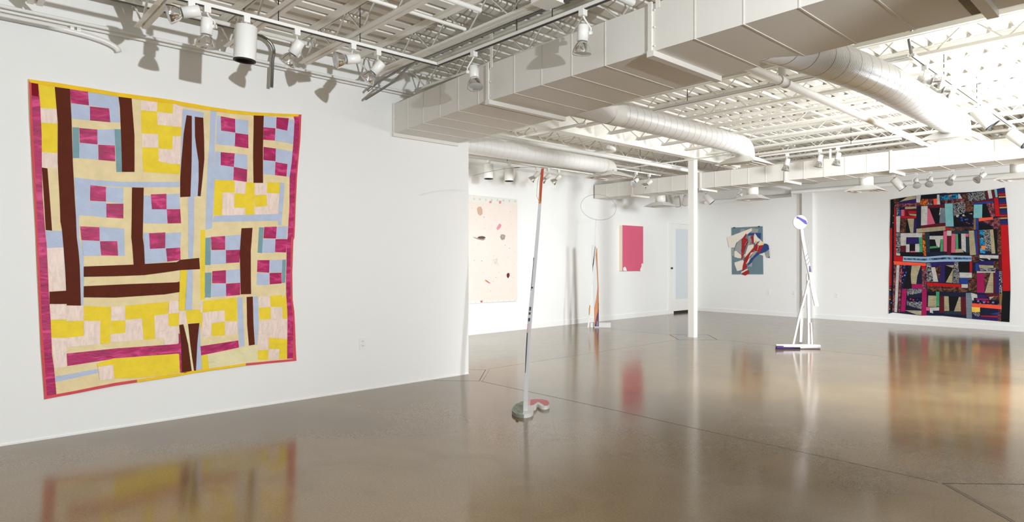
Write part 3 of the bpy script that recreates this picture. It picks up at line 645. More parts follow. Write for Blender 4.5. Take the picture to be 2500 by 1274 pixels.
P1 = [
 ('Y', A((132,106),(258,134),(272,300),(143,293))), ('P', A((143,293),(272,300),(278,412),(152,405))), ('Y', A((152,405),(278,412),(278,636),(160,625))), ('P', A((160,625),(278,636),(282,748),(160,744))),
 ('K', A((160,744),(203,750),(238,1222),(190,1217))), ('B', Cc((118,10),(240,10),(250,130),(130,135))), ('P', Cc((130,135),(250,130),(262,300),(268,442),(146,445),(140,300))),
 ('K', A((258,134),(372,150)) + A((385,400),(395,700),(410,1000),(428,1274)) + Cc((362,200),(372,350),(375,550),(270,548),(272,540),(150,538),(148,450),(268,442),(262,300),(250,130),(238,0)) + A((300,1150),(295,1000),(280,700),(280,400))),
 ('M', A((372,152),(508,167),(516,275),(380,257))), ('B', A((508,167),(740,203),(752,405),(676,402),(668,298),(516,275))), ('B', A((380,257),(523,282),(524,388),(386,376))), ('M', A((523,282),(668,298),(676,403),(524,388))),
 ('T', A((392,440),(440,442),(443,672),(395,672))), ('M', A((443,446),(578,458),(580,570),(447,558))), ('B', A((578,458),(708,455),(712,578),(580,570))), ('T', A((708,455),(757,455),(768,778),(724,778))),
 ('B', A((443,556),(582,572),(588,685),(443,672))), ('M', A((586,572),(711,578),(716,698),(589,687))), ('K', A((738,203),(838,212),(860,500),(860,778),(766,778),(757,500),(750,290))),
 ('P', A((912,218),(1035,235),(1033,318),(910,312))), ('Y', A((1035,235),(1152,247)) + B((112,110),(108,205)) + A((1033,320))), ('P', B((-28,195),(108,205),(105,310),(-22,300))), ('P', B((112,110),(195,128),(182,320),(108,315),(108,205))),
 ('Y', A((910,312),(1033,320),(1040,490),(915,487))), ('Y', B((-24,302),(182,322),(178,400),(108,400),(104,515),(-18,505))), ('P', A((915,487),(1040,493),(1042,594),(920,590))), ('Y', A((920,593),(1042,597),(1045,700),(922,695))),
 ('P', B((-18,508),(105,515),(102,640),(-18,615))), ('P', B((108,400),(178,402),(172,640),(102,637))), ('Y', A((922,695),(1045,697)) + B((-16,618),(102,640),(172,640),(170,728)) + A((930,778))),
 ('B', A((405,818),(560,838),(770,853),(1201,853),(1201,892),(830,893),(600,882),(408,872))),
 ('B', B((195,165),(375,197),(370,242),(380,400),(382,600),(350,918),(170,922),(172,700),(182,420),(190,300))), ('K', B((228,218),(272,226),(274,400),(270,600),(262,920),(172,925),(172,760),(182,600),(202,380))), ('K', B((297,232),(370,242),(378,440),(380,600),(348,918),(323,915),(330,780),(330,620),(312,500),(300,400))),
 ('B', B((240,922),(293,922),(290,1274)) + D((228,40),(222,290),(187,285),(185,40))),
 ('B', B((432,165),(483,170),(470,480),(470,775),(450,1140),(445,1195),(390,1205),(398,900),(404,700),(425,420))), ('B', B((487,222),(520,230),(520,475),(480,465))), ('M', B((518,230),(643,252),(645,370),(524,352))), ('B', B((643,252),(757,266),(757,388),(645,370))),
 ('B', B((524,352),(645,372),(640,485),(520,475))), ('M', B((645,372),(757,388),(760,505),(640,488))), ('B', B((475,528),(520,535),(518,778),(470,772))), ('M', B((518,537),(640,548),(633,665),(518,650))), ('B', B((640,548),(750,562),(750,685),(633,665))),
 ('B', B((518,650),(633,665),(627,780),(512,778))), ('M', B((633,665),(747,688),(742,795),(628,778))), ('K', B((803,217),(892,220),(885,500),(885,803),(800,803),(800,500))), ('B', B((892,225),(1003,238),(992,330),(888,322))),
 ('M', B((1003,236),(1110,245),(1095,352),(998,332))), ('B', B((1110,252),(1157,262),(1147,470),(1092,455),(1095,350))), ('M', B((890,322),(992,332),(988,438),(888,430))), ('B', B((992,332),(1096,352),(1090,458),(988,440))),
 ('M', B((890,492),(998,506),(995,615),(888,605))), ('B', B((998,506),(1143,530),(1120,750),(1092,748),(1098,640),(995,620))), ('B', B((888,605),(995,620),(988,735),(886,728))), ('M', B((995,622),(1098,640),(1090,747),(988,735))),
 ('Y', B((470,778),(635,782),(640,885),(535,885),(530,1082),(460,1080))), ('P', B((635,785),(735,795),(735,900),(638,888))), ('P', B((535,885),(638,890),(635,1017),(535,1010))), ('Y', B((638,890),(735,900),(732,1018),(635,1015))),
 ('P', B((535,1012),(730,1020),(730,1085),(528,1080))), ('Y', B((735,798),(810,803),(805,1087),(732,1085))), ('P', B((812,808),(918,810),(915,905),(810,908))), ('Y', B((922,798),(1030,800),(1027,893),(918,890))), ('Y', B((810,910),(915,905),(918,1000),(815,1010))),
 ('P', B((915,890),(1027,895),(1020,995),(920,998))), ('P', B((815,1012),(1018,995),(1015,1068),(812,1085))), ('B', B((1030,800),(1072,803),(1045,1170),(1015,1165),(1020,1000))), ('B', B((465,1087),(1015,1070),(1020,1128),(452,1138))),
 ('B', A((408,872),(527,878),(522,1000),(525,1110),(440,1105),(443,1274)) + Cc((395,190),(392,548),(375,548),(365,200)) + A((425,1274))), ('M', A((524,877),(645,890),(645,1002),(525,995))), ('B', A((645,890),(777,898),(775,1018),(645,1003))), ('B', A((525,997),(647,1005),(647,1125),(525,1108))),
 ('M', A((647,1018),(776,1018),(775,1130),(648,1122))), ('M', Cc((370,-22),(507,-15),(510,83),(380,77))), ('B', Cc((507,-20),(688,-5),(692,192),(643,190),(640,88),(512,83))), ('B', Cc((380,80),(512,85),(518,190),(395,190))), ('M', Cc((512,85),(637,85),(643,190),(522,188))),
 ('K', A((842,895),(930,897),(925,1080),(922,1274)) + Cc((828,120),(835,252),(755,256),(745,120)) + A((835,1274))), ('K', Cc((395,268),(755,254),(1067,236)) + D((122,300),(270,285),(277,372),(120,380),(0,398)) + Cc((830,330),(620,338),(395,342))),
 ('K', Cc((395,410),(700,395),(1067,382)) + D((118,468),(118,550),(0,568)) + Cc((620,492),(395,490))),
 ('B', A((930,955),(985,958),(995,1165),(925,1165))), ('M', A((985,948),(1103,943),(1103,1060),(992,1060))), ('B', B((48,900),(165,895),(172,1025),(50,1028))), ('B', A((992,1060),(1106,1058),(1110,1168),(990,1168))), ('M', B((55,1030),(172,1028),(180,1150),(62,1152))),
 ('B', Cc((825,25),(865,25),(875,142),(845,247),(835,247))), ('M', Cc((865,28),(982,22),(982,135),(872,142))), ('B', D((5,95),(130,85),(122,208),(8,212))), ('B', Cc((872,140),(988,137),(998,235),(838,247))), ('M', D((10,212),(122,205),(125,300),(22,315))),
 ('Y', D((280,68),(318,70),(316,300),(315,600),(280,615))), ('T', D((318,130),(362,125),(358,340),(316,340))), ('M', D((362,122),(470,115),(470,222),(365,225))), ('B', D((470,115),(592,105),(585,222),(473,225))), ('B', D((362,228),(475,225),(478,330),(358,335))),
 ('M', D((476,225),(585,222),(580,320),(478,326))), ('T', D((316,400),(368,398),(360,592),(312,592))), ('M', D((372,388),(478,380),(478,482),(370,482))), ('B', D((478,380),(590,370),(588,478),(480,480))), ('B', D((368,487),(478,482),(478,580),(362,588))), ('M', D((478,485),(588,478),(588,572),(478,582))),
 ('K', D((597,55),(683,52),(668,230),(672,565),(592,568),(582,250))), ('T', D((735,48),(772,48),(755,248),(720,245))), ('M', D((775,45),(873,42),(865,135),(768,133))), ('B', D((873,42),(960,38),(950,140),(865,135))), ('B', D((765,137),(862,138),(857,245),(755,245))), ('M', D((862,140),(952,138),(945,243),(857,240))),
 ('M', D((720,302),(815,302),(812,400),(718,395))), ('B', D((815,302),(915,298),(912,397),(812,400))), ('B', D((716,402),(812,402),(812,495),(716,497))), ('M', D((815,402),(910,400),(912,483),(818,490))), ('T', D((915,300),(943,298),(940,478),(912,480))),
 ('Y', D((125,380),(178,378),(158,692),(110,690))), ('B', D((178,378),(222,375),(213,688),(160,688))),
 ('P', Cc((150,540),(272,538),(270,650),(155,652))), ('P', Cc((272,552),(393,550),(393,658),(272,662))), ('Y', Cc((155,652),(272,650),(272,662),(393,658),(395,768),(272,782),(160,780))), ('Y', Cc((397,552),(590,560),(585,820),(515,828),(515,660),(397,658))),
 ('P', Cc((397,662),(515,662),(512,825),(272,850),(272,782),(397,768))), ('P', Cc((162,785),(272,785),(272,990),(185,998))), ('P', Cc((595,560),(692,553),(695,655),(595,658))), ('Y', Cc((692,550),(1010,522),(1008,608),(905,620),(910,790),(830,798),(815,640),(697,652))),
 ('Y', Cc((592,660),(693,656),(695,745),(590,755))), ('P', Cc((697,655),(815,643),(828,795),(592,815),(592,757),(695,745))), ('P', Cc((905,625),(1005,612),(1010,700),(1067,700),(1067,780),(912,790))), ('Y', Cc((1008,608),(1067,608),(1072,690),(1010,695))), ('P', Cc((1010,522),(1090,515)) + D((110,615),(110,712),(30,718),(0,625)) + Cc((1008,606))),
 ('Y', D((33,718),(112,712),(112,810),(33,815))), ('P', D((-10,775),(33,775),(33,815),(112,815),(112,948),(0,965))),
 ('M', Cc((272,895),(625,858),(1067,828)) + D((112,948),(118,1035)) + Cc((1067,897),(625,930),(277,985))), ('Y', Cc((490,965),(608,930),(1067,897)) + D((115,1030),(125,1170),(0,1195)) + Cc((770,1070),(612,1072),(605,975),(492,990))),
 ('P', Cc((497,990),(605,975),(612,1075),(510,1090))), ('B', Cc((190,1062),(495,1005),(497,1035),(190,1102))),
 ('Y', D((165,690),(280,685),(292,728),(292,790),(175,790))), ('P', D((115,700),(165,695),(175,790),(150,800),(115,800))), ('M', D((110,870),(130,880),(135,1180),(120,1170))), ('K', D((115,805),(145,800),(182,950),(212,1165),(135,1182),(130,950))),
 ('W', D((148,800),(182,797),(200,960),(228,1160),(212,1165),(185,960))), ('B', D((262,790),(278,810),(290,1155),(243,1160),(250,950))), ('K', D((182,797),(270,790),(255,950),(243,1160),(228,1160),(205,980))),
 ('P', D((278,620),(298,620),(296,710),(278,705))), ('Y', D((298,620),(562,592),(560,775),(468,775),(465,692),(298,708))), ('P', D((296,710),(365,700),(362,895),(292,902))), ('P', D((366,700),(465,692),(468,778),(366,790))), ('Y', D((366,793),(467,778),(467,885),(366,890))), ('P', D((470,780),(562,777),(567,875),(470,882))),
 ('Y', D((275,725),(292,728),(290,830),(280,825))), ('M', D((280,970),(572,925),(578,980),(285,1042))), ('W', D((335,1040),(725,965),(725,1080),(640,1100),(345,1145))), ('Y', D((290,1042),(333,1035),(345,1145),(292,1152))),
 ('B', D((565,590),(603,592),(612,780),(622,970),(582,975),(568,800))), ('K', D((637,588),(685,585),(690,790),(702,958),(655,965),(640,800))), ('B', D((688,585),(725,582),(732,780),(722,962),(705,958),(692,790))),
 ('P', D((732,588),(820,582),(825,665),(735,672))), ('Y', D((822,582),(915,572),(912,665),(826,665))), ('Y', D((912,600),(948,572),(955,755),(920,757))), ('Y', D((735,672),(825,667),(825,758),(735,765))), ('P', D((826,667),(915,665),(918,755),(828,760))),
 ('P', D((735,767),(955,757),(955,915),(812,903),(808,998),(730,1003))), ('Y', D((812,903),(955,915),(955,1068),(890,1070),(895,992),(812,990))), ('Y', D((728,1003),(808,998),(808,1075),(728,1078))), ('P', D((808,995),(895,992),(890,1070),(808,1073))),
 # borders
 ('M', Q((76,203),(92.5,204),(97,252),(101,330),(101.5,400),(103,480),(111,580),(113,594),(118,708),(123,779),(126,864),(131,897),(137.5,966),(112,970),(107,864),(101,779),(98,708),(92,580),(84,395),(77,266))),
 ('X', Q((76,203),(92.5,204),(93.5,237),(76.5,234))),
 ('R', Q((70,199),(76,202),(77,266),(84,395),(92,580),(98.7,708),(101,779),(107,864),(114,966),(108,973.5),(99,850),(93,720),(86,560),(79,430),(73,300))),
 ('M', B((1108,247),(1150,262),(1157,262),(1150,232),(1200,215),(1212,230),(1195,480),(1168,780),(1158,1000),(1150,1274)) + D((985,120),(978,400),(985,620),(1000,740),(1003,1066),(955,1068),(955,700),(948,560),(945,420),(950,150)) + B((1100,1274),(1113,1000),(1117,750),(1135,620),(1147,470),(1157,265))),
 ('R', B((1200,214),(1218,212),(1205,450),(1178,780),(1166,1000),(1158,1274)) + D((1003,150),(992,400),(998,610),(1010,700),(1018,950),(1027,1082),(1000,1084),(1000,740),(984,620),(977,400),(985,120)) + B((1146,1274),(1156,1000),(1166,780),(1193,480))),
 ('R', Q((107.8,973.8),(112,966),(171,955),(279,933),(332.6,925.5),(332.6,932),(279,940),(171,961.8))), ('G', Q((332.6,925.5),(430,911),(475,903),(597.7,886),(597.7,891.5),(475,909),(430,918),(332.6,932))), ('R', Q((597.7,886),(722,875),(722.4,880),(597.7,891.5))),
 ('G', Q((69,194),(130,202.5),(211,215),(288,228),(372,238.5),(420,245),(444,250),(511.6,262),(560,270),(616,275.5),(727,279.5),(727,285),(616,283),(560,278),(511,270.5),(440,259),(420,252.5),(372,248.5),(288,237.5),(211,225),(130,212),(73,202.5))),
]
out1 = Q((68.5,194),(130,202),(211,215),(288,228),(372,238.5),(420,245),(444,250),(511.6,262),(560,269.5),(616,275),(734,280)) + B((1205,450),(1178,780),(1158,1274)) + D((1003,150),(992,400),(998,610),(1010,700),(1018,950),(1027,1082)) + Q((597.7,891.5),(475,909),(430,918),(332.6,932),(279,940),(171,961.8),(107.8,974),(99,850),(93,720),(86,560),(79,430),(72,300))
def wave1(u, v): return .004 + .004 * math.sin(u * 7.3 + .6 * math.sin(v * 3)) + .0025 * math.sin(v * 11 + u * 3) + .0015 * math.sin(u * 29 + v * 13)
quilt('patchwork_quilt', 'large bright patchwork quilt in yellow, magenta, brown and blue on the near left wall', out1, 'C', P1, lambda u, v, w_: (LX + .001 + w_, u, v), wave1, pal1)

# --- dark quilt on the back wall
def W_(px, py): p = ony(px, py, BY); return (p.x, p.z)
def E(*q): return [W_(2150 + x / 6.371, 440 + y / 6.371) for x, y in q]
def G(*q): return [W_(2150 + x / 6.371, 620 + y / 6.371) for x, y in q]
fb = fabric
pal2 = {'K': fb('black_cloth', (15, 14, 20)), 'N': fb('navy_cloth', (24, 27, 52)), 'V': fb('violet_cloth', (44, 30, 92)), 'W': fb('white_knit', (232, 228, 222), 'ribbed'), 'C': fb('beige_corduroy', (204, 190, 152), 'ribbed'),
        'R': fb('red_cloth', (186, 20, 26)), 'D': fb('maroon_cloth', (92, 20, 34)), 'O': fb('coral_cloth', (246, 88, 62)), 'M': fb('berry_cloth', (160, 20, 84)), 'PU': fb('plum_print', (112, 58, 66), 'mottle'), 'BR': fb('brown_print', (84, 50, 38), 'mottle'),
        'ZB': fb('palm_print', (200, 200, 200), 'zebra'), 'TQ': fb('turquoise_cloth', (122, 180, 184), 'sheen'), 'BL': fb('blue_cloth', (34, 60, 132)), 'GY': fb('grey_blue_cloth', (140, 154, 168), 'ribbed'), 'GR': fb('green_cloth', (88, 188, 126), 'ribbed'), 'PK': fb('pink_cloth', (206, 96, 124)),
        'LB': fb('light_blue_denim', (152, 180, 206)), 'SB': fb('denim_band', (76, 104, 134), 'mottle'), 'RU': fb('rust_print', (176, 84, 24), 'mottle'), 'FL': fb('floral_print', (120, 120, 210), 'floral'), 'FB': fb('blue_floral_print', (20, 110, 150), 'mottle'), 'ST': fb('striped_cloth', (0, 0, 0), 'stripes'),
        'DT': fb('dotted_black_cloth', (16, 16, 24), 'dots'), 'OC': fb('ochre_cloth', (140, 104, 58)), 'T': fb('dark_teal_cloth', (34, 52, 62)), 'Y': fb('mustard_cloth', (240, 196, 84)), 'OR': fb('orange_cloth', (240, 136, 60))}
P2 = [
 ('DT', E((160,300),(210,300),(215,740),(210,1274)) + G((205,905),(150,905),(175,100)) + E((178,1200),(155,740))), ('R', E((150,745),(182,745),(178,1274)) + G((172,490),(140,490)) + E((148,1274))), ('ST', G((140,490),(168,490),(150,920),(135,925))),
 ('R', E((215,430),(240,430),(245,1274),(212,1274))), ('BR', E((212,300),(288,290),(290,365),(215,370))), ('K', E((288,290),(425,262),(300,335))), ('C', E((425,262),(555,245),(555,288),(295,337))), ('V', E((290,340),(555,288),(557,350),(290,368))),
 ('W', E((560,240),(632,232),(618,350),(560,345))), ('K', E((635,235),(880,208),(878,285),(630,292))), ('RU', E((622,292),(740,292),(735,390),(620,392))), ('PU', E((740,292),(820,288),(815,380),(738,388))), ('ZB', E((738,350),(812,348),(810,380),(738,384))), ('O', E((822,290),(878,285),(878,382),(830,382))), ('W', E((880,225),(915,222),(930,378),(878,382))),
 ('PU', E((218,372),(620,350),(618,398),(380,412),(218,428))), ('FB', E((925,240),(1205,215),(1205,285),(940,310))), ('RU', E((1065,232),(1105,228),(1100,265),(1070,270))), ('W', E((1210,212),(1235,215),(1275,285),(1210,290))), ('BR', E((1275,210),(1360,205),(1355,330),(1280,330))), ('ZB', E((1360,205),(1620,175),(1640,305),(1370,330))),
 ('D', E((1630,170),(1665,165),(1690,290),(1645,300))), ('W', E((1665,160),(1720,152),(1745,280),(1690,290))), ('D', E((1720,152),(1765,145),(1795,270),(1748,280))), ('TQ', E((1770,145),(1810,138),(1825,262),(1793,270))), ('ST', E((1815,135),(1935,115),(1965,400),(1982,690),(1872,690),(1840,270))),
 ('PU', E((935,310),(1275,290),(1280,330),(1450,335),(1450,345),(1000,375))), ('D', E((735,390),(1000,370),(1000,420),(740,432))), ('D', E((1450,330),(1765,285),(1760,320),(1450,350))), ('BL', E((1450,350),(1760,320),(1750,355),(1450,378))), ('R', E((1765,280),(1830,275),(1860,560),(1795,565))),
 ('PU', E((1645,360),(1765,350),(1790,560),(1725,575))), ('TQ', E((1455,380),(1590,375),(1585,585),(1450,590))), ('K', E((1590,372),(1640,365),(1725,575),(1587,578))), ('PU', E((1590,635),(1860,575),(1868,755),(1750,758),(1745,715))), ('O', E((1530,590),(1755,572),(1750,610),(1535,640))), ('K', E((1530,655),(1755,720),(1750,765),(1530,768))),
 ('C', E((385,415),(565,408),(563,440),(385,450))), ('ZB', E((250,430),(290,430),(288,550),(250,548))), ('BL', E((290,460),(325,458),(322,552),(288,552))), ('PK', E((325,460),(370,458),(370,556),(325,556))), ('R', E((370,458),(388,458),(388,556),(370,556))), ('D', E((388,452),(565,445),(562,560),(388,560))), ('R', E((430,482),(565,485),(565,515),(435,515))), ('C', E((445,520),(562,528),(560,558),(460,545))),
 ('R', E((315,560),(560,560),(560,592),(315,588))), ('W', E((245,558),(310,555),(300,810),(250,808))), ('BR', E((312,590),(412,595),(395,815),(305,812))), ('K', E((412,595),(450,700),(468,815),(398,815))), ('C', E((420,598),(525,598),(515,818),(470,815))), ('V', E((525,600),(565,600),(560,815),(518,818))),
 ('N', E((567,408),(637,405),(630,745),(567,750))), ('W', E((637,402),(737,400),(727,700),(632,702))), ('PK', E((737,440),(762,440),(852,675),(728,695))), ('K', E((762,440),(945,432),(915,540),(915,665),(855,672))), ('GY', E((940,430),(1005,428),(1010,660),(918,665),(925,560))), ('W', E((930,430),(945,428),(925,500),(938,520),(912,545))), ('TQ', E((1002,365),(1125,360),(1140,718),(1015,720))),
 ('ZB', E((1128,360),(1320,335),(1325,500),(1145,560))), ('BR', E((1320,340),(1450,335),(1450,480),(1325,505))), ('K', E((1145,560),(1325,500),(1450,480),(1445,560),(1160,610))), ('FL', E((1148,585),(1450,535),(1450,705))), ('K', E((1145,610),(1445,712),(1145,720))), ('W', E((1180,545),(1230,535),(1210,575),(1180,572))), ('W', E((1275,540),(1300,525),(1318,560),(1280,560))), ('W', E((1370,520),(1430,515),(1430,530))),
 ('D', E((632,705),(1010,660),(1012,710),(632,748))), ('C', E((562,755),(1010,712),(1012,778),(562,820))), ('R', E((1015,728),(1080,735),(1080,780),(1015,778))), ('BR', E((1080,735),(1450,720),(1450,775),(1080,785))), ('OC', E((1453,595),(1485,595),(1482,770),(1450,770))), ('BL', E((1485,595),(1530,592),(1528,770),(1482,770))),
 ('ZB', E((245,815),(312,820),(310,1125),(245,1125))), ('W', E((245,1130),(310,1135),(308,1172),(248,1170))), ('W', E((315,822),(655,822),(650,888),(405,885),(400,1015),(315,1018))), ('V', E((405,890),(605,890),(605,985),(405,990))), ('D', E((315,1020),(398,1020),(395,1115),(315,1118))), ('W', E((400,995),(455,995),(455,1118),(400,1118))),
 ('K', E((455,990),(545,990),(540,1100),(458,1100))), ('PK', E((465,1100),(540,1100),(540,1120),(465,1120))), ('W', E((545,990),(610,988),(610,1118),(543,1118))), ('GR', E((602,888),(655,885),(660,1118),(612,1118))), ('K', E((312,1122),(665,1120),(668,1180),(312,1180))), ('RU', E((655,822),(692,820),(715,1180),(668,1180))), ('T', E((695,820),(765,820),(770,1130),(712,1135))),
 ('K', E((765,815),(980,795),(980,860),(765,865))), ('W', E((765,865),(975,862),(975,915),(935,918),(920,1048),(880,1045),(850,920),(765,918))), ('K', E((765,920),(850,920),(875,1030),(768,1030))), ('GR', E((770,1030),(885,1022),(920,1048),(770,1062))), ('GR', E((940,918),(975,915),(972,1108),(932,1108))), ('K', E((770,1062),(925,1052),(925,1112),(772,1112))),
 ('N', E((715,1120),(1035,1112),(1035,1175),(715,1180))), ('PK', E((978,792),(1035,790),(1035,1110),(982,1108))), ('W', E((1033,785),(1105,783),(1102,865),(1035,862))), ('D', E((1040,868),(1102,868),(1090,1165),(1035,1160))), ('PK', E((1105,830),(1168,832),(1165,1125),(1100,1125))), ('GR', E((1170,835),(1205,835),(1212,1070),(1172,1068))), ('K', E((1208,835),(1250,832),(1242,1065),(1215,1068))),
 ('W', E((1255,830),(1325,830),(1332,1120),(1262,1075))), ('C', E((1170,1070),(1262,1068),(1300,1120),(1165,1125))), ('PK', E((1325,830),(1372,832),(1372,878),(1328,878))), ('T', E((1328,880),(1378,880),(1388,1125),(1335,1125))), ('T', E((1110,785),(1375,785),(1372,828),(1110,828))), ('C', E((1375,785),(1455,782),(1490,1160),(1395,1165))), ('K', E((1100,1125),(1390,1125),(1395,1165),(1100,1165))),
 ('BL', E((1460,782),(1500,780),(1520,1160),(1490,1160))), ('D', E((1500,780),(1535,778),(1548,1160),(1520,1160))), ('FB', E((1535,775),(1600,770),(1620,900),(1640,1140),(1555,1130))), ('ZB', E((1600,770),(1705,768),(1725,1110),(1640,1100),(1610,900))), ('OR', E((1570,1020),(1630,1015),(1630,1080),(1575,1080))), ('Y', E((1580,890),(1608,915),(1570,905))),
 ('C', E((1705,768),(1755,765),(1790,1140),(1730,1140))), ('K', E((1758,765),(1815,762),(1825,1150),(1790,1150))), ('BR', E((1815,765),(1870,765),(1885,1150),(1825,1160))), ('R', E((1872,695),(1985,692),(2010,1274)) + G((2015,300),(2015,575),(1900,575),(1895,300)) + E((1885,1150))), ('K', G((1900,578),(2018,575),(2005,1055),(1875,1048))), ('D', G((1838,25),(1885,20),(1890,270),(1845,270))),
 ('LB', G((355,35),(700,45),(1000,20),(1420,30),(1420,115),(1000,118),(700,130),(350,112))), ('SB', G((365,60),(700,72),(1000,50),(1415,57),(1415,84),(1000,82),(700,102),(365,88))), ('R', G((245,35),(352,35),(345,118),(245,118))), ('O', G((212,112),(710,140),(708,185),(212,165))), ('BR', G((1422,25),(1535,25),(1535,125),(1425,125))),
 ('W', G((1540,12),(1838,22),(1835,72),(1710,68),(1715,105),(1660,68),(1545,62))), ('K', G((1620,78),(1660,72),(1700,104),(1720,74),(1835,78),(1835,105),(1640,108))), ('W', G((1535,75),(1620,105),(1580,105))), ('V', G((1540,110),(1770,115),(1760,165),(1535,165))), ('BR', G((1760,115),(1835,110),(1840,240),(1775,225))), ('C', G((1535,168),(1760,178),(1760,215),(1540,215))), ('ZB', G((1545,218),(1800,215),(1790,265),(1550,255))), ('W', G((1498,265),(1815,270),(1812,288),(1500,292))),
 ('PU', G((215,170),(255,172),(215,905),(190,900))), ('W', G((255,172),(300,172),(262,902),(220,898))), ('PU', G((302,172),(345,175),(310,895),(272,900))), ('FL', G((345,175),(455,178),(435,230),(340,480))), ('K', G((455,185),(480,300),(490,530),(358,532))), ('C', G((490,180),(628,182),(575,350),(562,465),(485,462),(475,320))), ('N', G((628,190),(645,190),(650,462),(565,462),(575,350))),
 ('R', G((640,185),(710,190),(708,228),(640,228))), ('PU', G((645,230),(712,230),(715,540),(655,540))), ('M', G((490,468),(652,465),(652,535),(490,535))), ('M', G((340,540),(412,540),(390,895),(318,892))), ('ZB', G((412,540),(650,540),(648,600),(420,645))), ('N', G((420,645),(645,600),(645,680),(415,670))), ('FL', G((412,675),(645,680),(645,745),(410,740))), ('ZB', G((412,740),(645,745),(640,860),(415,790))), ('N', G((410,790),(640,862),(400,872))), ('C', G((390,875),(640,880),(638,945),(560,940))), ('M', G((650,545),(722,545),(715,955),(640,955))),
 ('ZB', G((715,140),(790,145),(825,430),(720,430))), ('V', G((785,140),(1155,118),(1150,170),(1020,175),(790,200))), ('W', G((790,208),(850,205),(900,432),(825,430))), ('BR', G((850,205),(950,180),(935,330),(900,400))), ('V', G((950,180),(1005,178),(1000,435),(905,432))), ('K', G((1010,178),(1145,210),(1015,435))), ('C', G((1015,175),(1150,172),(1130,215))), ('C', G((1135,220),(1115,450),(1018,440))),
 ('ZB', G((1155,118),(1215,115),(1230,460),(1120,450))), ('K', G((1218,122),(1385,122),(1390,285),(1228,285))), ('R', G((1390,120),(1430,125),(1425,290),(1392,288))), ('W', G((1228,285),(1425,290),(1425,370),(1230,370))), ('BL', G((1232,372),(1370,370),(1362,465),(1235,462))), ('BR', G((1370,370),(1430,365),(1425,590),(1365,560))), ('W', G((1262,468),(1362,470),(1360,525),(1262,522))), ('R', G((725,440),(1258,470),(1258,520),(725,490))), ('BR', G((730,490),(1365,528),(1365,598),(730,578))),
 ('BR', G((1430,290),(1500,290),(1505,600),(1430,595))), ('N', G((1430,125),(1535,125),(1535,260),(1430,260))), ('BL', G((1480,140),(1535,140),(1530,260),(1482,260))), ('M', G((1502,295),(1610,298),(1620,605),(1505,600))), ('BR', G((1610,295),(1715,292),(1625,560))), ('C', G((1715,292),(1755,290),(1755,605),(1622,605))), ('D', G((1758,290),(1785,290),(1785,600),(1758,602))), ('V', G((1785,270),(1845,268),(1845,605),(1785,602))), ('ZB', G((1845,268),(1892,268),(1892,615),(1845,615))),
 ('K', G((722,580),(862,583),(862,640),(722,640))), ('GR', G((865,582),(918,582),(915,815),(868,812))), ('N', G((920,590),(1330,608),(1325,660),(1220,660),(920,650))), ('C', G((745,645),(868,650),(868,822),(738,820))), ('D', G((922,652),(990,652),(990,915),(918,912))), ('C', G((992,655),(1060,658),(1085,800),(1070,885),(992,885))), ('K', G((1062,658),(1225,662),(1140,885),(1072,885))), ('C', G((1225,665),(1252,668),(1252,892),(1145,890))), ('D', G((1252,665),(1335,668),(1340,940),(1252,940))), ('T', G((992,885),(1252,895),(1250,940),(990,930))),
 ('PK', G((712,825),(765,828),(760,880),(712,878))), ('W', G((765,830),(915,828),(912,878),(812,880),(822,922),(770,910))), ('GY', G((1330,605),(1410,600),(1430,720),(1425,1003),(1340,1000))), ('W', G((1410,600),(1505,628),(1510,682),(1455,680),(1455,720),(1425,718))), ('V', G((1510,630),(1645,635),(1640,690),(1512,682))), ('D', G((1645,615),(1848,612),(1840,655),(1650,660))), ('C', G((1690,665),(1775,655),(1700,715))), ('BR', G((1700,715),(1775,655),(1845,650),(1845,710))), ('M', G((1480,690),(1680,695),(1680,715),(1500,712))), ('FL', G((1455,715),(1845,730),(1845,795),(1455,770))),
 ('OC', G((1850,618),(1895,615),(1882,795),(1850,795))), ('O', G((1425,765),(1885,795),(1885,858),(1430,818))), ('Y', G((1422,820),(1552,830),(1550,900),(1425,900))), ('ZB', G((1425,900),(1550,900),(1545,970),(1480,968))), ('BL', G((1700,930),(1830,905),(1830,950))), ('R', G((1560,955),(1820,960),(1820,985),(1560,970))), ('V', G((1430,970),(1820,985),(1820,1040),(1430,1005))), ('PU', G((1830,860),(1882,862),(1870,1045),(1822,1040))),
]
out2 = E((160,300),(400,264),(640,230),(1000,197),(1050,200),(1400,185),(1650,165),(1930,115),(1965,400),(1985,700),(2010,1274)) + G((2018,300),(2020,600),(2005,1057),(1430,1005),(980,960),(600,950),(200,905),(135,925),(140,490),(148,100)) + E((148,1000),(150,740),(158,500))
def wave2(u, v): return .006 + .005 * math.sin(u * 6.1 + .8 * math.sin(v * 2.6)) + .003 * math.sin(v * 8 + u * 3)
quilt('patchwork_quilt', 'dark multicoloured strip-pieced quilt on the back wall at right', out2, 'N', P2, lambda u, v, w_: (u, BY - .001 - w_, v), wave2, pal2, g=.06)

# ------------------------------------------------------------------ paintings
def poly_layer(mb, pts2, place, lev, t=.0008):
    if area(pts2) < 0: pts2 = pts2[::-1]
    vs = [place(u, v, lev * t) for u, v in pts2]; n = len(vs); mb.add(vs, [tuple(range(n))])
def blob(cx, cy, rx, ry, n=14, jag=.12, rot=0.):
    o = []
    for k in range(n):
        a = 2 * PI * k / n; r = 1 + random.uniform(-jag, jag); x = rx * r * math.cos(a); y = ry * r * math.sin(a)
        o.append((cx + x * math.cos(rot) - y * math.sin(rot), cy + x * math.sin(rot) + y * math.cos(rot)))
    return o
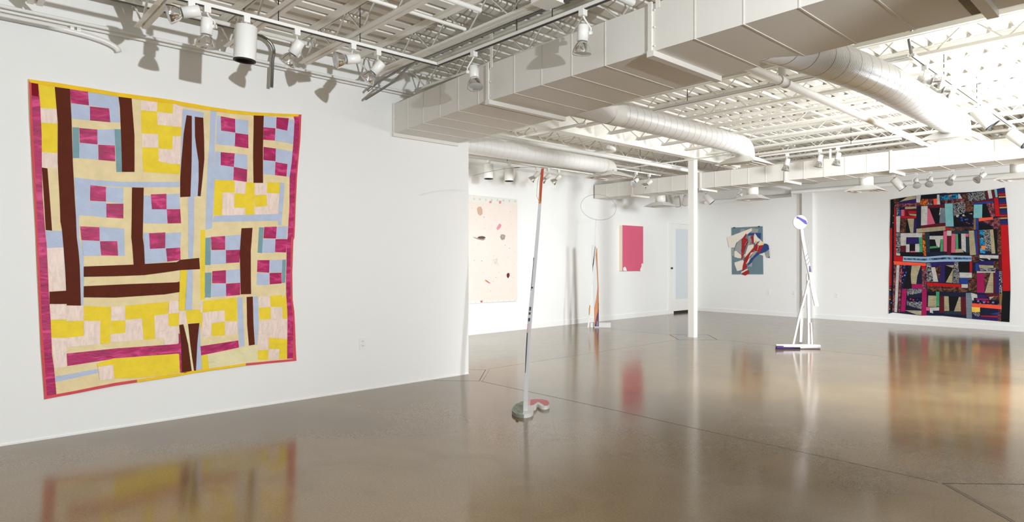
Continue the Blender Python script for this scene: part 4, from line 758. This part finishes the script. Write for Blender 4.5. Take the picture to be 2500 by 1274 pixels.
# pale canvas on the rear left wall, partly behind the near wall end
XP = xl(7.3) + .012
def Pp(*q): 
    r = []
    for x, y in q: p = onx(1130 + x / 4.247, 460 + y / 4.247, XP + .03); r.append((p.y, p.z))
    return r
cv = thing('painting', 'tall pale pink-beige collage canvas on the rear left wall beside the wall end', 'painting', (XP, 7.2, .53))
y1 = Pp((566, 600))[0][0]; m = MB(); m.box((xl(6.5) + .002, 5.95, .53), (XP + .03, y1, 2.36)); m.build('canvas', mat('pale_canvas', (229, 215, 204), .85, bump=.8, bscale=9, var=.05), cv)
ml = []; names = [('dotted_border', (222, 220, 211)), ('tan_paint', (196, 166, 142)), ('pink_patch', (214, 140, 152)), ('dark_red_paint', (98, 22, 30)), ('brown_plum_paint', (102, 66, 62)), ('grey_mark', (150, 145, 138)), ('orange_brown_paint', (190, 118, 84)), ('dark_speck', (96, 84, 72)), ('green_grey_mark', (202, 200, 186)), ('pale_halo', (233, 222, 212))]
for nm, c_ in names: ml.append(mat(nm, c_, .8))
pm = MB(); pl = lambda u, v, w_: (XP + .031 + w_, u, v)
def pp_(mi, pts, lev=1): pm.cur = mi; poly_layer(pm, Pp(*pts), pl, lev)
pp_(0, [(-200, 55), (20, 72), (562, 112), (562, 172), (300, 152), (40, 135), (-200, 120)]); pp_(0, [(-200, 1180), (45, 1168), (566, 1150), (566, 1168), (300, 1178), (40, 1195), (-200, 1205)])
pp_(1, [(145, 210), (165, 188), (190, 190), (203, 225), (203, 265), (178, 284), (155, 262)], 2)
pp_(2, [(272, 132), (296, 127), (298, 150), (276, 154)], 2); pp_(2, [(372, 130), (398, 127), (396, 158), (374, 157)], 2); pp_(2, [(180, 1160), (206, 1158), (206, 1180), (182, 1182)], 2)
pp_(2, [(378, 362), (400, 380), (390, 405), (365, 432), (348, 412), (365, 385)], 2)
pp_(9, [(75, 500), (140, 505), (200, 488), (245, 500), (260, 520), (215, 548), (150, 530)], 2); pp_(5, [(95, 500), (150, 512), (235, 525), (210, 540), (160, 530), (120, 515)], 3); pp_(4, [(148, 510), (165, 497), (200, 493), (228, 500), (235, 512), (215, 524), (170, 520)], 4)
pp_(5, blob(412, 503, 28, 33, 14, .18), 2); pp_(2, blob(412, 500, 10, 10, 8), 3)
pp_(9, blob(468, 903, 22, 34, 12, .05), 2); pp_(3, [(452, 890), (465, 875), (482, 878), (484, 905), (470, 932), (455, 918)], 3)
pp_(6, [(230, 946), (245, 950), (285, 980), (284, 986), (262, 978), (232, 957)], 2)
for (x, y, r, k) in ((118, 745, 6, 6), (195, 752, 6, 7), (95, 203, 4, 7), (492, 241, 4, 7), (218, 296, 5, 7), (438, 590, 5, 7), (484, 618, 5, 7), (227, 412, 3, 7), (285, 1060, 4, 7), (344, 921, 4, 7), (313, 962, 4, 7), (520, 920, 3, 7), (463, 716, 4, 5), (105, 625, 3, 7), (440, 418, 3, 7), (372, 867, 3, 7)): pp_(k, blob(x, y, r * .7, r * .7, 7), 2)
for k in range(46): pp_(5, blob(random.uniform(305, 352) + (k // 2), random.uniform(690, 730) + k * 1.8, 3, 1.6, 6, .3), 2)
for k in range(40): x = random.uniform(60, 555); y = random.uniform(180, 1140); pp_(random.choice((5, 8, 7)), blob(x, y, random.uniform(1.5, 3), 2, 6), 2)
for k in range(8): pp_(8 if k % 2 else 2 if False else 8, blob(115 + k * 61, 108 + k * 3.5, 9, 13, 8), 2)
for k in range(9): pp_(8, blob(75 + k * 58, 1180 - k * 2.6, 7, 4, 6), 2)
for k in range(26):                                     # raised paper wrinkles
    x = random.uniform(60, 540); y = random.uniform(180, 1120); l = random.uniform(12, 40); a = random.uniform(.6, 2.2)
    pp_(9 if k % 2 else 8, [(x, y), (x + 1.5, y + .5), (x + 1.5 + l * math.cos(a), y + l * math.sin(a)), (x + l * math.cos(a), y + l * math.sin(a))], 2)
pm.build('painted_collage', ml, cv)

# pink panel
pk = thing('painting', 'solid pink panel painting with two white chips at its lower corners', 'painting', (xl(11.3), 11.3, 1.03))
X2 = xl(11.3) + .10
def K3(px, py, x=X2): p = onx(px, py, x); return (p.y, p.z)
fa = [K3(1519.5, 549.5), K3(1570, 552), K3(1570, 661), K3(1519.5, 661.5)]
y0_, y1_ = fa[0][0], fa[1][0]; z0_, z1_ = fa[3][1], fa[0][1]
MB().box((xl(11.3) + .001, y0_, z0_), (X2, y1_, z1_)).build('panel', [mat('bare_wood_edge', (238, 224, 204), .7)], pk)
f = MB().box((X2, y0_, z0_), (X2 + .002, y1_, z1_)); f.build('pink_face', mat('pink_paint', (216, 92, 122), .6, var=.04, bscale=30), pk)
m = MB(); pl3 = lambda u, v, w_: (X2 + .0022 + w_, u, v)
def R_(*q): return [K3(1400 + x / 3.54, 460 + y / 3.54) for x, y in q]
poly_layer(m, R_((430, 710), (428, 688), (436, 680), (442, 675), (452, 682), (456, 695), (461, 712)), pl3, 1); poly_layer(m, R_((578, 712), (575, 700), (582, 685), (588, 668), (586, 655), (596, 645), (603, 655), (603, 712)), pl3, 1)
m.build('white_chip', mat('chip_white', (240, 238, 234), .7), pk)

# blue-grey board with torn paper collage on the back wall
cg = thing('collage', 'blue-grey board with torn red, navy and cream papers, clipped to the back wall', 'collage', (-7.2, BY, .93))
def Gc(*q): return [(lambda p: (p.x, p.z))(ony(1760 + x / 7.964, 530 + y / 7.964, BY - .01)) for x, y in q]
gm = [mat('board_blue_grey', (108, 131, 140), .8, var=.05), mat('paper_cream', (232, 222, 206), .8), mat('paper_grey', (160, 163, 160), .8, var=.2, bscale=60), mat('paper_red', (164, 26, 28), .7), mat('paper_navy', (34, 66, 126), .7), mat('paper_yellow', (240, 208, 130), .8), mat('paper_dark', (52, 44, 60), .8)]
bd = Gc((207, 205), (810, 177), (822, 1112), (216, 1112)); n = len(bd)
MB().slab([(u, BY - .012, v) for u, v in bd], (0, .010, 0)).build('board', gm[0], cg)
m = MB(); plg = lambda u, v, w_: (u, BY - .0125 - w_, v)
CG = [(2, [(375, 280), (382, 240), (400, 230), (430, 235), (462, 222), (455, 290), (400, 300)]), (2, [(625, 210), (735, 235), (715, 300), (580, 300)]), (4, [(550, 308), (780, 308), (775, 430), (650, 350), (520, 360)]), (2, [(540, 370), (630, 360), (640, 530), (520, 545)]),
      (1, [(120, 395), (605, 210), (608, 262), (300, 500), (265, 595), (160, 590)]), (2, [(208, 600), (260, 610), (255, 745), (210, 755)]), (2, [(405, 430), (330, 490), (280, 590), (270, 655), (330, 670), (400, 720)]), (1, [(265, 660), (300, 655), (400, 735), (400, 800), (330, 795), (262, 770)]),
      (1, [(530, 550), (640, 530), (640, 600), (560, 700), (480, 780), (460, 780)]), (3, [(490, 318), (505, 330), (480, 400), (530, 450), (520, 500), (480, 600), (430, 780), (405, 830), (395, 780), (410, 600), (402, 440)]), (3, [(580, 385), (620, 345), (640, 400), (635, 520), (610, 520), (600, 430)]),
      (1, [(660, 308), (720, 395), (840, 505), (780, 560), (700, 530), (650, 510), (640, 400)]), (5, [(800, 480), (845, 515), (800, 590), (740, 580)]), (1, [(270, 880), (430, 830), (450, 860), (420, 1020), (320, 1050), (270, 920)]),
      (4, [(845, 512), (900, 520), (930, 550), (942, 630), (860, 680), (760, 715), (660, 790), (615, 850), (600, 925), (520, 930), (600, 800), (800, 600)]), (2, [(860, 680), (942, 640), (955, 790), (900, 790)]), (4, [(940, 755), (958, 793), (925, 793)]), (1, [(745, 720), (860, 690), (865, 735), (820, 748)]),
      (3, [(640, 590), (700, 500), (765, 455), (720, 530), (720, 560), (830, 540), (760, 700), (700, 650), (590, 700), (500, 920), (515, 970), (415, 1060), (430, 940), (470, 790)]), (1, [(590, 690), (720, 660), (600, 720), (545, 790)]), (1, [(560, 780), (575, 800), (540, 880), (490, 910)]), (2, [(610, 700), (690, 700), (600, 800), (570, 820)]),
      (2, [(515, 960), (620, 870), (610, 965), (560, 960)]), (3, [(415, 1065), (530, 1010), (555, 1060), (545, 1100), (480, 1135), (410, 1110)]), (1, [(405, 1060), (520, 1005), (535, 1020), (410, 1090), (395, 1110)])]
for k, (mi, p) in enumerate(CG): m.cur = mi; poly_layer(m, Gc(*p), plg, k + 1, .0005)
for k in range(46):
    x, y = random.choice(((470, 560), (450, 700), (620, 640), (560, 760), (720, 520), (600, 440), (500, 470), (690, 600)))
    x += random.uniform(-50, 50); y += random.uniform(-60, 60); l = random.uniform(30, 90); a = random.choice((1.75, 2.25, 2.1)) + random.uniform(-.2, .2); w_ = random.uniform(3, 9)
    if not 380 < x < 800: continue
    m.cur = random.choice((1, 1, 2, 3, 3, 3, 6)); poly_layer(m, Gc((x, y), (x + w_, y + 2), (x + w_ * .4 + l * math.cos(a), y + l * math.sin(a)), (x - w_ * .6 + l * .5 * math.cos(a), y + l * .5 * math.sin(a))), plg, 26 + k % 4, .0005)
m.build('torn_paper', gm, cg)
for (x, y) in ((262, 207), (742, 185)):
    u, v = Gc((x, y))[0]; mm = MB(); mm.box((u - .018, BY - .024, v - .008), (u + .018, BY - .002, v + .014)); mm.build('binder_clip', M_black, cg)

# ------------------------------------------------------------------ standing sculptures
SM = {k: mat('sculpture_' + k, v, .6, bump=.2, bscale=50, var=.06) for k, v in dict(white=(226, 224, 222), grey=(212, 211, 212), greygreen=(142, 148, 136), pink=(206, 120, 126), orange=(204, 132, 86), red=(194, 62, 22), purple=(56, 40, 88), ochre=(190, 130, 70), violet=(34, 20, 122), wire=(150, 146, 136), darkmark=(76, 66, 70), blush=(224, 190, 188)).items()}
def ribbon(mb, pts, widths, depth, dirw=None):
    """a flat-sided stick through world points, width across the view, depth along it"""
    rw = Vector((Rv[0], Rv[1], 0)); dv = Vector((Fv[0], Fv[1], 0)) * depth / 2; vs = []; fs = []
    for i, (p, w_) in enumerate(zip(pts, widths)):
        a = p - rw * w_ / 2; b2 = p + rw * w_ / 2; vs += [a - dv, b2 - dv, b2 + dv, a + dv]
        if i:
            o = 4 * (i - 1)
            for k in range(4): fs.append((o + k, o + (k + 1) % 4, o + 4 + (k + 1) % 4, o + 4 + k))
    n = len(pts); fs += [(3, 2, 1, 0), (4 * n - 4, 4 * n - 3, 4 * n - 2, 4 * n - 1)]
    mb.add(vs, fs); return mb
# 1: leaning pole on kidney base
s1 = thing('sculpture', 'tall thin leaning pole sculpture, orange tip, kidney-shaped base with pink and grey', 'sculpture', tuple(onz(1290, 1000, 0)))
def S1(*q): return [onz(1220 + x / 3.747, 700 + y / 3.747, .03) for x, y in q]
kid = S1((108,1122),(118,1095),(150,1068),(195,1046),(235,1036),(285,1029),(340,1025),(390,1026),(435,1036),(454,1056),(455,1075),(440,1088),(410,1092),(380,1088),(360,1078),(345,1066),(337,1080),(333,1092),(308,1100),(309,1128),(300,1148),(270,1162),(215,1168),(160,1160),(125,1145))
kp = [(p.x, p.y) for p in kid]
if area(kp) < 0: kp = kp[::-1]
def chaikin(p, n=2):
    for _ in range(n):
        q = []
        for i in range(len(p)):
            a, b = p[i], p[(i + 1) % len(p)]
            q += [(a[0] * .75 + b[0] * .25, a[1] * .75 + b[1] * .25), (a[0] * .25 + b[0] * .75, a[1] * .25 + b[1] * .75)]
        p = q
    return p
kp = chaikin(kp)
bm_ = MB(); n = len(kp); pole_q = S1((212, 1165))[0]; dr = Vector((Rv[0], Rv[1]))
bm_.add([(a, b_, 0) for a, b_ in kp] + [(a, b_, .03) for a, b_ in kp], [tuple(range(n - 1, -1, -1)), tuple(range(n, 2 * n))])
for i in range(n):
    a, b_ = kp[i], kp[(i + 1) % n]; bm_.cur = 1 if (Vector(a) - Vector((pole_q.x, pole_q.y))).dot(dr) < 0 else 0
    bm_.add([(a[0], a[1], 0), (b_[0], b_[1], 0), (b_[0], b_[1], .03), (a[0], a[1], .03)], [(0, 1, 2, 3)])
bm_.build('base', [SM['white'], SM['greygreen']], s1)
m = MB()
def topcol(pts, mi): 
    m.cur = mi; q = [(p.x, p.y) for p in S1(*pts)]
    if area(q) < 0: q = q[::-1]
    m.add([(a, b_, .0304 + .0004 * mi) for a, b_ in q], [tuple(range(len(q)))])
topcol([(110, 1122), (120, 1096), (150, 1070), (195, 1048), (225, 1042), (222, 1110), (210, 1165), (160, 1158), (127, 1143)], 0)
topcol([(285, 1031), (340, 1027), (390, 1028), (433, 1038), (452, 1056), (452, 1074), (438, 1086), (410, 1088), (385, 1070), (350, 1052), (310, 1080), (280, 1085)], 1)
for (x, y, w_) in ((130, 1100, 40), (165, 1130, 30), (180, 1075, 34), (150, 1150, 26)):
    topcol([(x, y), (x + w_, y + 10), (x + w_ - 12, y + 22), (x - 8, y + 12)], 3)
topcol([(228, 1042), (255, 1036), (283, 1032), (278, 1084), (245, 1090)], 2)
m.build('painted_top', [SM['greygreen'], SM['pink'], SM['blush'], mat('sculpture_darkgreen', (118, 126, 112), .6)], s1)
DP = 5.17
PP = [(1282.7, 1008), (1284, 953.5), (1286.7, 887), (1290, 828), (1294.7, 766.7), (1301, 700), (1306.7, 638.7), (1314, 550.8), (1318, 497)]
ps = [atd(x, y, DP) for x, y in PP]; ps[0].z = .03
ribbon(MB(), ps, [.036, .034, .033, .034, .035, .030, .028, .026, .024], .034).build('pole', SM['grey'], s1)
tp = [atd(x, y, DP) for x, y in [(1318, 497), (1319.5, 470), (1321, 445), (1323, 425), (1324.8, 411)]]
ribbon(MB(), tp, [.022, .022, .024, .024, .02], .03).build('orange_tip', SM['orange'], s1)
tq = [atd(x, y, DP - .02) for x, y in [(1320.5, 492), (1320.8, 470), (1322.5, 445), (1324.3, 430), (1325, 412)]]
ribbon(MB(), tq, [.004, .011, .012, .016, .018], .004).build('red_streak', SM['red'], s1)
for (ya, yb, k) in ((749, 758, 'darkmark'), (762, 768, 'darkmark'), (776, 784, 'purple'), (790, 812, 'blush'), (700, 704, 'darkmark')):
    xa = 1301 - (ya - 700) * .095 - 1.5
    ribbon(MB(), [atd(xa, ya, DP - .02), atd(xa - (yb - ya) * .095, yb, DP - .02)], [.014, .014], .003).build('paint_mark', SM[k], s1)
ribbon(MB(), [atd(1303, 629, DP - .02), atd(1302.4, 638, DP - .02), atd(1296, 709, DP - .02)], [.007, .004, .004], .004).build('dark_strip', SM['darkmark'], s1)
ribbon(MB(), [atd(1287.5, 812, DP - .021), atd(1285, 860, DP - .021), atd(1282.5, 910, DP - .02)], [.008, .008, .003], .004).build('dark_strip', SM['darkmark'], s1)
AR = [(165,618),(240,595),(400,555),(650,510),(780,496),(1000,487),(1200,487),(1300,492),(1500,500),(1800,545),(1970,575),(2120,625),(2225,662)]
MB().tube([atd(1130 + x / 6.25, 330 + y / 6.25, DP) for x, y in AR], .0017, 6).build('wire_arc', SM['wire'], s1)
MB().tube([atd(1130 + x / 6.25, 330 + y / 6.25, DP) for x, y in [(780, 496), (825, 494), (868, 492)]], .0032, 6).build('wire_sleeve', SM['darkmark'], s1)
MB().tube([atd(1130 + x / 6.25, 330 + y / 6.25, DP) for x, y in [(1205, 540), (1165, 620), (1138, 730), (1130, 850), (1126, 925), (1145, 965), (1162, 1008)]], .0016, 6).build('wire_loop', SM['wire'], s1)
# 2: ring on a plank
D2 = 11.95
def S2(x, y, d=D2): return atd(1400 + x / 3.54, 460 + y / 3.54, d)
s2 = thing('sculpture', 'standing plank sculpture with large thin wire ring on top, near the pink panel', 'sculpture', tuple(onz(1456, 798, 0)))
def zf(v, z=0): v = v.copy(); v.z = z; return v
b0 = S2(196, 1190)
rw = Vector((Rv[0], Rv[1], 0)); dv = Vector((Fv[0], Fv[1], 0))
blk = MB(); a_ = zf(S2(145, 1190)); b_ = zf(S2(320, 1190))
blk.slab([a_ - dv * .04, b_ - dv * .04, b_ + dv * .04, a_ + dv * .04], (0, 0, .088)); blk.build('base_block', SM['white'], s2)
plank = [S2(173, 488), S2(178, 640), S2(186, 800), S2(194, 950), S2(196, 1100), S2(196, 1188)]
for p in plank: p -= dv * .062
plank[-1].z = 0.002
ribbon(MB(), plank, [.085, .09, .086, .085, .088, .088], .03).build('plank', SM['grey'], s2)
def face(poly, key, nm, dd=.08):
    q = [S2(x, y) - dv * dd for x, y in poly]; MB().add(q, [tuple(range(len(q)))]).build(nm, SM[key], s2)
def sl(poly, key, nm):
    q = [S2(x, y) - dv * .0785 for x, y in poly]; MB().slab(q, tuple(-dv * .002)).build(nm, SM[key], s2)
sl([(188, 500), (200, 520), (204, 640), (213, 850), (212, 1185), (206, 1185), (205, 850), (196, 680), (186, 560)], 'ochre', 'paint_streak')
sl([(186, 535), (190, 560), (172, 650), (160, 680), (168, 620)], 'darkmark', 'paint_streak')
sl([(208, 820), (212, 1000), (200, 1100), (185, 1185), (178, 1185), (176, 1030), (195, 930)], 'orange', 'paint_streak')
sl([(214, 980), (215, 1188), (180, 1188), (190, 1120), (205, 1060)], 'violet', 'paint_streak')
sl([(196, 1110), (208, 1130), (208, 1185), (194, 1185)], 'blush', 'paint_streak')
st = [S2(190, 500), S2(165, 720), S2(145, 960), S2(122, 1205)]; st[-1].z = .004
for p in st: p -= dv * .1
ribbon(MB(), st, [.012, .014, .02, .028], .015).build('leaning_stick', SM['white'], s2)
ribbon(MB(), [S2(136, 1005) - dv * .112, S2(132, 1040) - dv * .112, S2(130, 1090) - dv * .112], [.018, .026, .014], .004).build('paint_streak', SM['ochre'], s2)
MB().tube([S2(184, 500) - dv * .05, S2(188, 380) - dv * .03, S2(194, 262)], .004, 8).build('stem_wire', SM['white'], s2)
ring = []
for k in range(49):
    a = 2 * PI * k / 48; ex = 153 * math.cos(a); ey = 104 * math.sin(a); r_ = .18
    ring.append(S2(216 + ex * math.cos(r_) - ey * math.sin(r_) * .8, 163 + ex * math.sin(r_) + ey * math.cos(r_)) + dv * .12 * math.sin(a))
MB().tube(ring, .0032, 6, False).build('wire_ring', SM['wire'], s2)
# 3: disc on crossed sticks
D3 = 9.0
def S3(x, y, d=D3): return atd(1880 + x / 3.443, 510 + y / 3.443, d)
s3 = thing('sculpture', 'white stick-figure sculpture topped by a disc with a violet stripe', 'sculpture', tuple(onz(1948, 852, 0)))
def stick(pts, ws, nm, key='white', dd=0., dep=.03, foot=False):
    q = [S3(x, y) + dv * dd for x, y in pts]
    if foot: q[-1].z = foot
    ribbon(MB(), q, ws, dep).build(nm, SM[key], s3)
M3 = Matrix.Translation(S3(251, 112)) @ (-dv).to_track_quat('Z', 'Y').to_matrix().to_4x4()
MB().lathe([(.001, -.012), (.098, -.012), (.1, -.008), (.1, .008), (.098, .012), (.001, .012)], M3, 36).build('disc', SM['white'], s3)
q = [S3(x, y) - dv * .0125 for x, y in [(216, 66), (228, 62), (262, 78), (300, 98), (308, 118), (305, 132), (288, 126), (262, 105), (240, 88), (220, 80)]]
MB().slab(q, tuple(-dv * .002)).build('violet_stripe', SM['violet'], s3)
stick([(264, 172), (275, 260), (295, 370), (318, 470), (335, 560)], [.034, .038, .040, .044, .03], 'neck', dd=.0)
for (x0, y0, x1, y1) in ((293, 403, 312, 374), (300, 437, 318, 407), (307, 470, 324, 440)):
    stick([(x1, y1), (x0, y0)], [.006, .010], 'paint_mark', 'purple', -.018, .002)
stick([(328, 478), (333, 530)], [.016, .034], 'paint_mark', 'purple', -.018, .002); stick([(336, 535), (345, 618)], [.04, .04], 'blush_panel', 'blush', -.016, .012)
stick([(346, 618), (365, 715), (387, 815)], [.05, .052, .052], 'arm_plank', dd=-.01)
stick([(318, 545), (322, 560), (328, 750), (333, 950), (331, 1160)], [.012, .03, .034, .034, .03], 'leg', dd=.03, foot=.055)
stick([(322, 600), (300, 700), (245, 900), (192, 1160)], [.016, .022, .024, .024], 'leg', dd=.0, foot=.055)
stick([(318, 690), (312, 850), (300, 1130)], [.014, .046, .036], 'paddle', dd=.16, dep=.02); 
stick([(343, 955), (352, 1165)], [.016, .022], 'leg', 'blush', dd=.0, dep=.02, foot=.055)
MB().tube([S3(262, 850), S3(325, 856) + dv * .02], .004, 6).build('cross_wire', SM['wire'], s3)
bl_, br_ = zf(S3(48, 1178), .034), zf(S3(418, 1170), .034)
MB().tube([bl_, (bl_ + br_) / 2, br_], [.032, .034, .034], 10).build('base_bar', mat('base_bar_wash', (206, 202, 206), .6, var=.1), s3)
q0 = zf(S3(48, 1178), .034); q1 = zf(S3(250, 1182), .03)
MB().tube([q0 - dv * .004 - Vector((0, 0, .004)), q1 - dv * .006 - Vector((0, 0, .002))], [.031, .026], 10).build('purple_wash', SM['purple'], s3)

# ------------------------------------------------------------------ wall outlets
def outlet(label, c, ax):
    t = thing('wall_outlet', label, 'outlet', tuple(c))
    def bx(m, u0, u1, v0, v1, d0, d1):
        if ax == 'x': m.box((c[0] + d0, c[1] + u0, c[2] + v0), (c[0] + d1, c[1] + u1, c[2] + v1))
        else: m.box((c[0] + u0, c[1] - d0, c[2] + v0), (c[0] + u1, c[1] - d1, c[2] + v1))
    m = MB(); bx(m, -.036, .036, -.057, .057, 0, .005); m.build('cover_plate', M_white, t)
    for s in (-.022, .022):
        m = MB(); bx(m, -.017, .017, s - .015, s + .015, .005, .0065); soc = m.build('socket', M_white, t)
        m = MB(); bx(m, -.008, -.005, s - .005, s + .006, .0065, .007); bx(m, .005, .008, s - .005, s + .006, .0065, .007); bx(m, -.002, .002, s - .012, s - .008, .0065, .007); m.build('socket_slots', M_dark, soc)
outlet('white double outlet on the near left wall, right of the bright quilt', onx(885, 838, LX), 'x')
for (x, y, lab) in ((1876, 714, 'small white outlet low on the back wall, below the collage right corner'), (1938, 715, 'white outlet on the back wall just left of the disc sculpture'), (2042, 722, 'white outlet on the back wall between disc sculpture and dark quilt')):
    outlet(lab, ony(x, y, BY), 'y')
